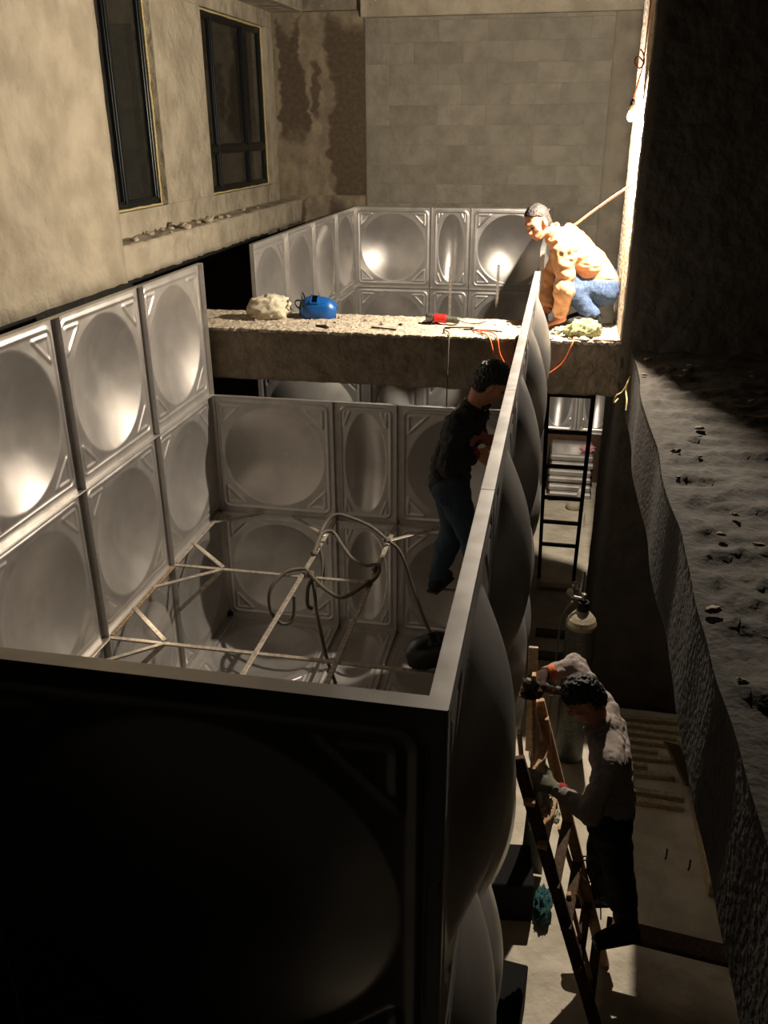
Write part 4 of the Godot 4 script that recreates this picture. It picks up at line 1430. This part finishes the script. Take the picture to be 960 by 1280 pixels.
func build_near_aisle() -> void:
	# gas cylinder
	var t := thing("gas_cylinder", "tall grey gas cylinder with regulator standing in the aisle", "gas cylinder", Vector3(2.975, -0.6, 0.60))
	obj("cylinder_body", lathe_mesh([Vector2(0, 0), Vector2(0.105, 0.0), Vector2(0.11, 0.015), Vector2(0.11, 1.19)], 32), M.cyl, t)
	obj("shoulder", lathe_mesh([Vector2(0.1105, 1.185), Vector2(0.109, 1.21), Vector2(0.098, 1.245), Vector2(0.075, 1.275), Vector2(0.05, 1.30), Vector2(0.042, 1.315), Vector2(0.0, 1.315)], 32), M.cyltop, t)
	obj("neck_ring", lathe_mesh([Vector2(0.042, 1.30), Vector2(0.044, 1.36), Vector2(0.040, 1.385), Vector2(0.030, 1.385), Vector2(0.028, 1.35), Vector2(0, 1.35)], 20), M.iron, t)
	var st := mb()
	add_lathe(st, [Vector2(0, 1.34), Vector2(0.014, 1.34), Vector2(0.014, 1.42), Vector2(0.02, 1.425), Vector2(0.02, 1.45), Vector2(0, 1.455)], Transform3D(), 12)
	add_tube(st, PackedVector3Array([Vector3(0, 1.405, 0), Vector3(-0.09, 1.405, -0.03)]), 0.012, 10)
	var v := obj("valve", st.commit(), M.brightmetal, t)
	for s in [[Vector3(-0.095, 1.43, -0.04), 0.3], [Vector3(-0.06, 1.46, -0.09), -0.4]]:
		var g := obj("gauge", lathe_mesh([Vector2(0, -0.014), Vector2(0.027, -0.014), Vector2(0.029, 0.0), Vector2(0.027, 0.014), Vector2(0, 0.012)], 18), M.brightmetal, t, s[0])
		g.rotation = Vector3(1.2, 0, s[1])
	st = mb()
	add_tube(st, PackedVector3Array([Vector3(-0.02, 1.42, -0.03), Vector3(-0.01, 1.56, -0.12)]), 0.017, 10, 0.012)
	obj("flow_tube", st.commit(), M.brightmetal, t)
	wire("thin pale hose looped on the floor beside the gas cylinder", [Vector3(2.90, 0.72, 0.50), Vector3(2.84, 0.50, 0.42), Vector3(2.82, 0.0, 0.38), Vector3(2.80, -0.5, 0.40), Vector3(2.74, -0.585, 0.48), Vector3(2.68, -0.588, 0.62), Vector3(2.72, -0.588, 0.78), Vector3(2.8, -0.588, 0.80)], 0.008, M.cable, "hose", "hose")
	# wooden ladder against the tank
	var foot := Vector3(3.14, -0.6, 2.64)
	t = thing("wooden_ladder", "improvised wooden ladder leaning against the tank under the working man", "ladder", foot)
	var na := Vector3(2.615, 0.98, 2.67)
	var nf := Vector3(3.13, -0.6, 2.84)
	var fa := Vector3(2.69, 1.08, 2.26)
	var ff := Vector3(3.19, -0.6, 2.45)
	st = mb()
	add_bar(st, nf - foot, na - foot + (na - nf) * 0.02, 0.04, 0.065, Vector3.RIGHT, 0.004)
	obj("stringer", st.commit(), M.darkwood, t)
	st = mb()
	add_bar(st, ff - foot, fa - foot, 0.04, 0.06, Vector3.RIGHT, 0.004)
	obj("stringer", st.commit(), M.wood, t)
	for i in 6:
		var k := 0.10 + i * 0.155
		st = mb()
		add_bar(st, nf.lerp(na, k) - foot + Vector3(0.0, 0, 0.05), ff.lerp(fa, k) - foot + Vector3(0.0, 0, -0.05), 0.055, 0.03, Vector3.UP, 0.004)
		obj("rung", st.commit(), M.wood if i > 3 else M.darkwood, t)
	for e in [[Vector3(2.655, 1.27, 2.30), Vector3(2.70, 0.62, 2.36), 0.05], [Vector3(2.60, 0.98, 2.42), Vector3(2.665, 0.52, 2.44), 0.05], [Vector3(2.74, 1.0, 2.30), Vector3(2.83, 0.45, 2.36), 0.045], [Vector3(2.86, 0.30, 2.35), Vector3(3.08, -0.3, 2.45), 0.04], [Vector3(2.93, 0.1, 2.62), Vector3(3.10, -0.45, 2.70), 0.035]]:
		st = mb()
		add_bar(st, e[0] - foot, e[1] - foot, e[2], 0.022, Vector3.RIGHT, 0.003)
		obj("slat", st.commit(), M.wood, t)
	st = mb()
	add_bar(st, Vector3(2.642, 1.36, 2.18) - foot, Vector3(2.665, 0.72, 2.24) - foot, 0.022, 0.05, Vector3.RIGHT, 0.003)
	obj("slat", st.commit(), M.palewood, t)
	crumple("plastic_wrap", "crumpled clear plastic wrap tied on the wooden ladder below the grey glove", "plastic", Vector3(2.745, 0.40, 2.50), Vector3(0.06, 0.19, 0.06), 171, M.plastic, 0.45)
	wire("coil of thin wire wound round the wooden ladder by the man's knees", [Vector3(2.97, 0.22, 2.5), Vector3(3.03, 0.27, 2.54), Vector3(3.06, 0.22, 2.58), Vector3(3.03, 0.16, 2.58), Vector3(2.98, 0.18, 2.53), Vector3(3.0, 0.26, 2.5), Vector3(3.07, 0.25, 2.55), Vector3(3.06, 0.17, 2.6), Vector3(3.1, 0.05, 2.6), Vector3(3.12, -0.1, 2.58)], 0.004, M.iron, "wire_coil", "wire")
	grinder("dark angle grinder held against the tank by the man on the ladder", Vector3(2.70, 1.20, 2.31), Basis(Vector3(0.2, 0.1, 0.97).normalized(), Vector3(0.25, 0.96, -0.1).normalized(), Vector3(-0.95, 0.2, 0.2).normalized()).orthonormalized(), M.greymetal, [])
	# the plank the man stands on
	st = mb()
	add_bar(st, Vector3(3.17, -0.272, 2.47), Vector3(4.36, -0.272, 2.60), 0.13, 0.035, Vector3.UP, 0.004)
	tag(obj("plank", st.commit(), M.darkwood), "dark plank bridging the aisle under the standing man's shoes", "plank")
	# boxes and rags below the tank edge
	st = mb()
	add_box(st, Transform3D(Basis(Vector3.UP, 0.12), Vector3.ZERO), Vector3(0.28, 0.30, 0.34), 0.008)
	tag(obj("tool_box", st.commit(), M.boxblack, null, Vector3(2.60, -0.45, 2.08)), "black box on the floor against the tank foot", "box")
	crumple("teal_cloth", "teal cloth slumped on the floor beside the black box", "cloth", Vector3(2.82, -0.6, 2.14), Vector3(0.06, 0.10, 0.13), 181, M.teal, 0.35)
	st = mb()
	add_box(st, Transform3D(Basis(Vector3.UP, -0.1), Vector3.ZERO), Vector3(0.26, 0.34, 0.30), 0.008)
	tag(obj("tool_box", st.commit(), M.boxblack, null, Vector3(2.60, -0.43, 2.95)), "dark box at the tank foot below the standing man", "box")
	crumple("cement_bag", "pale crumpled bag on the floor beside the gas cylinder", "bag", Vector3(2.80, -0.6, 0.95), Vector3(0.11, 0.06, 0.12), 182, M.white, 0.3)
	crumple("paper_scrap", "white crumpled paper on the floor in the lamplight", "paper", Vector3(2.83, -0.6, 1.28), Vector3(0.10, 0.035, 0.09), 183, M.white, 0.4)
	# bent sheet leaning behind the ladder
	st = mb()
	for sd in [0.0, 0.012]:
		add_grid(st, 3, 16, func(u: float, v: float) -> Vector3:
			var y: float = lerp(-0.58, 0.75, v if sd == 0.0 else v)
			var uu: float = u if sd > 0.0 else 1.0 - u
			return Vector3(2.66 + 0.15 * uu * (0.35 + 0.65 * (1.0 - v)) + 0.02 * sin(v * PI), y, 1.85 - 0.12 * v + sd))
	st.generate_normals()
	tag(obj("curved_sheet", st.commit(), M.greymetal), "curved grey sheet leaning on the tank behind the wooden ladder", "sheet")
	# pile of battens
	var names := ["batten lying at the far edge of the pile against the dark wall", "batten second from the dark wall in the floor pile", "batten third from the dark wall in the floor pile", "batten fourth from the dark wall in the floor pile", "batten in the middle of the floor pile", "batten just nearer than the middle of the floor pile", "short batten beside the grey board on the floor", "long batten beside the grey board on the floor", "batten next to last on the near side of the floor pile", "nearest batten of the pile on the aisle floor"]
	for i in 10:
		var z := 0.06 + i * 0.098 + (0.10 if i > 7 else 0.0)
		var l: float = [0.62, 0.66, 0.6, 0.58, 0.44, 0.6, 0.34, 0.5, 0.40, 0.44][i]
		var x: float = [3.56, 3.55, 3.52, 3.56, 3.44, 3.54, 3.40, 3.50, 3.60, 3.56][i]
		st = mb()
		add_box(st, Transform3D(), Vector3(l, 0.045, 0.05), 0.004)
		var o := obj("batten", st.commit(), M.palewood, null, Vector3(x, -0.5775, z))
		o.rotation.y = rng.randf_range(-0.05, 0.05)
		tag(o, names[i], "batten", "battens piled on the aisle floor")
	st = mb()
	add_box(st, Transform3D(), Vector3(0.26, 0.02, 0.34), 0.003)
	var cb := obj("grey_board", st.commit(), M.cardboard, null, Vector3(3.80, -0.46, 0.72))
	cb.rotation = Vector3(0.5, 0.5, -0.7)
	tag(cb, "grey board lying tilted over the end of the batten pile", "board")
	st = mb()
	add_bar(st, Vector3(3.86, -0.54, 0.98), Vector3(3.87, -0.54, 1.82), 0.03, 0.12, Vector3.UP, 0.004)
	tag(obj("edge_board", st.commit(), M.palewood), "pale board standing on edge along the aisle floor", "board")
	wire("short dark rebar stub standing up from the lit floor", [Vector3(3.62, -0.6, 1.55), Vector3(3.622, -0.56, 1.56), Vector3(3.62, -0.50, 1.56)], 0.006, M.iron, "rebar_stub", "rebar")
	wire("second dark rebar stub nearer the pale edge board", [Vector3(3.76, -0.6, 1.62), Vector3(3.762, -0.56, 1.63), Vector3(3.76, -0.50, 1.63)], 0.006, M.iron, "rebar_stub", "rebar")
	# rubble on the window ledge
	for i in 26:
		var s := rng.randf_range(0.012, 0.045)
		var c := obj("concrete_chunk", lump(Vector3(s * 1.4, s * 0.8, s), 0.3, 1.4, 400 + i % 7, 7, -0.6), M.dust, null, Vector3(rng.randf_range(-1.05, -0.85), 3.045 + s * 0.4, rng.randf_range(-2.9, -1.2) if i < 18 else rng.randf_range(-4.8, -0.6)))
		c.rotation.y = rng.randf() * TAU
		tag(c, "loose concrete chunk on the dirty ledge below the windows", "rubble", "concrete chunks on the window ledge")
	# lumps of dry mortar on the slab edge
	for i in 24:
		var s := rng.randf_range(0.006, 0.020)
		var x := 3.2 + pow(rng.randf(), 1.5) * 0.9
		var c := obj("slab_crumb", lump(Vector3(s * 1.8, s * 0.7, s), 0.3, 1.4, 500 + i % 7, 6, -0.6), M.beam, null, Vector3(x, 2.46 + s * 0.3, rng.randf_range(0.1, 4.2)))
		c.rotation.y = rng.randf_range(-0.6, 0.6)
		tag(c, "dry mortar crumb on the rough slab edge", "rubble", "mortar crumbs on the slab edge")
	wire("curled rusty wire hooked over the slab corner by the pillar", [Vector3(3.11, 2.12, -0.02), Vector3(3.08, 2.10, 0.02), Vector3(3.09, 2.16, 0.05), Vector3(3.13, 2.2, 0.06), Vector3(3.17, 2.3, 0.05), Vector3(3.15, 2.28, 0.12), Vector3(3.145, 2.22, 0.14), Vector3(3.15, 2.18, 0.22), Vector3(3.148, 2.12, 0.26)], 0.006, M.foam, "wire", "wire")
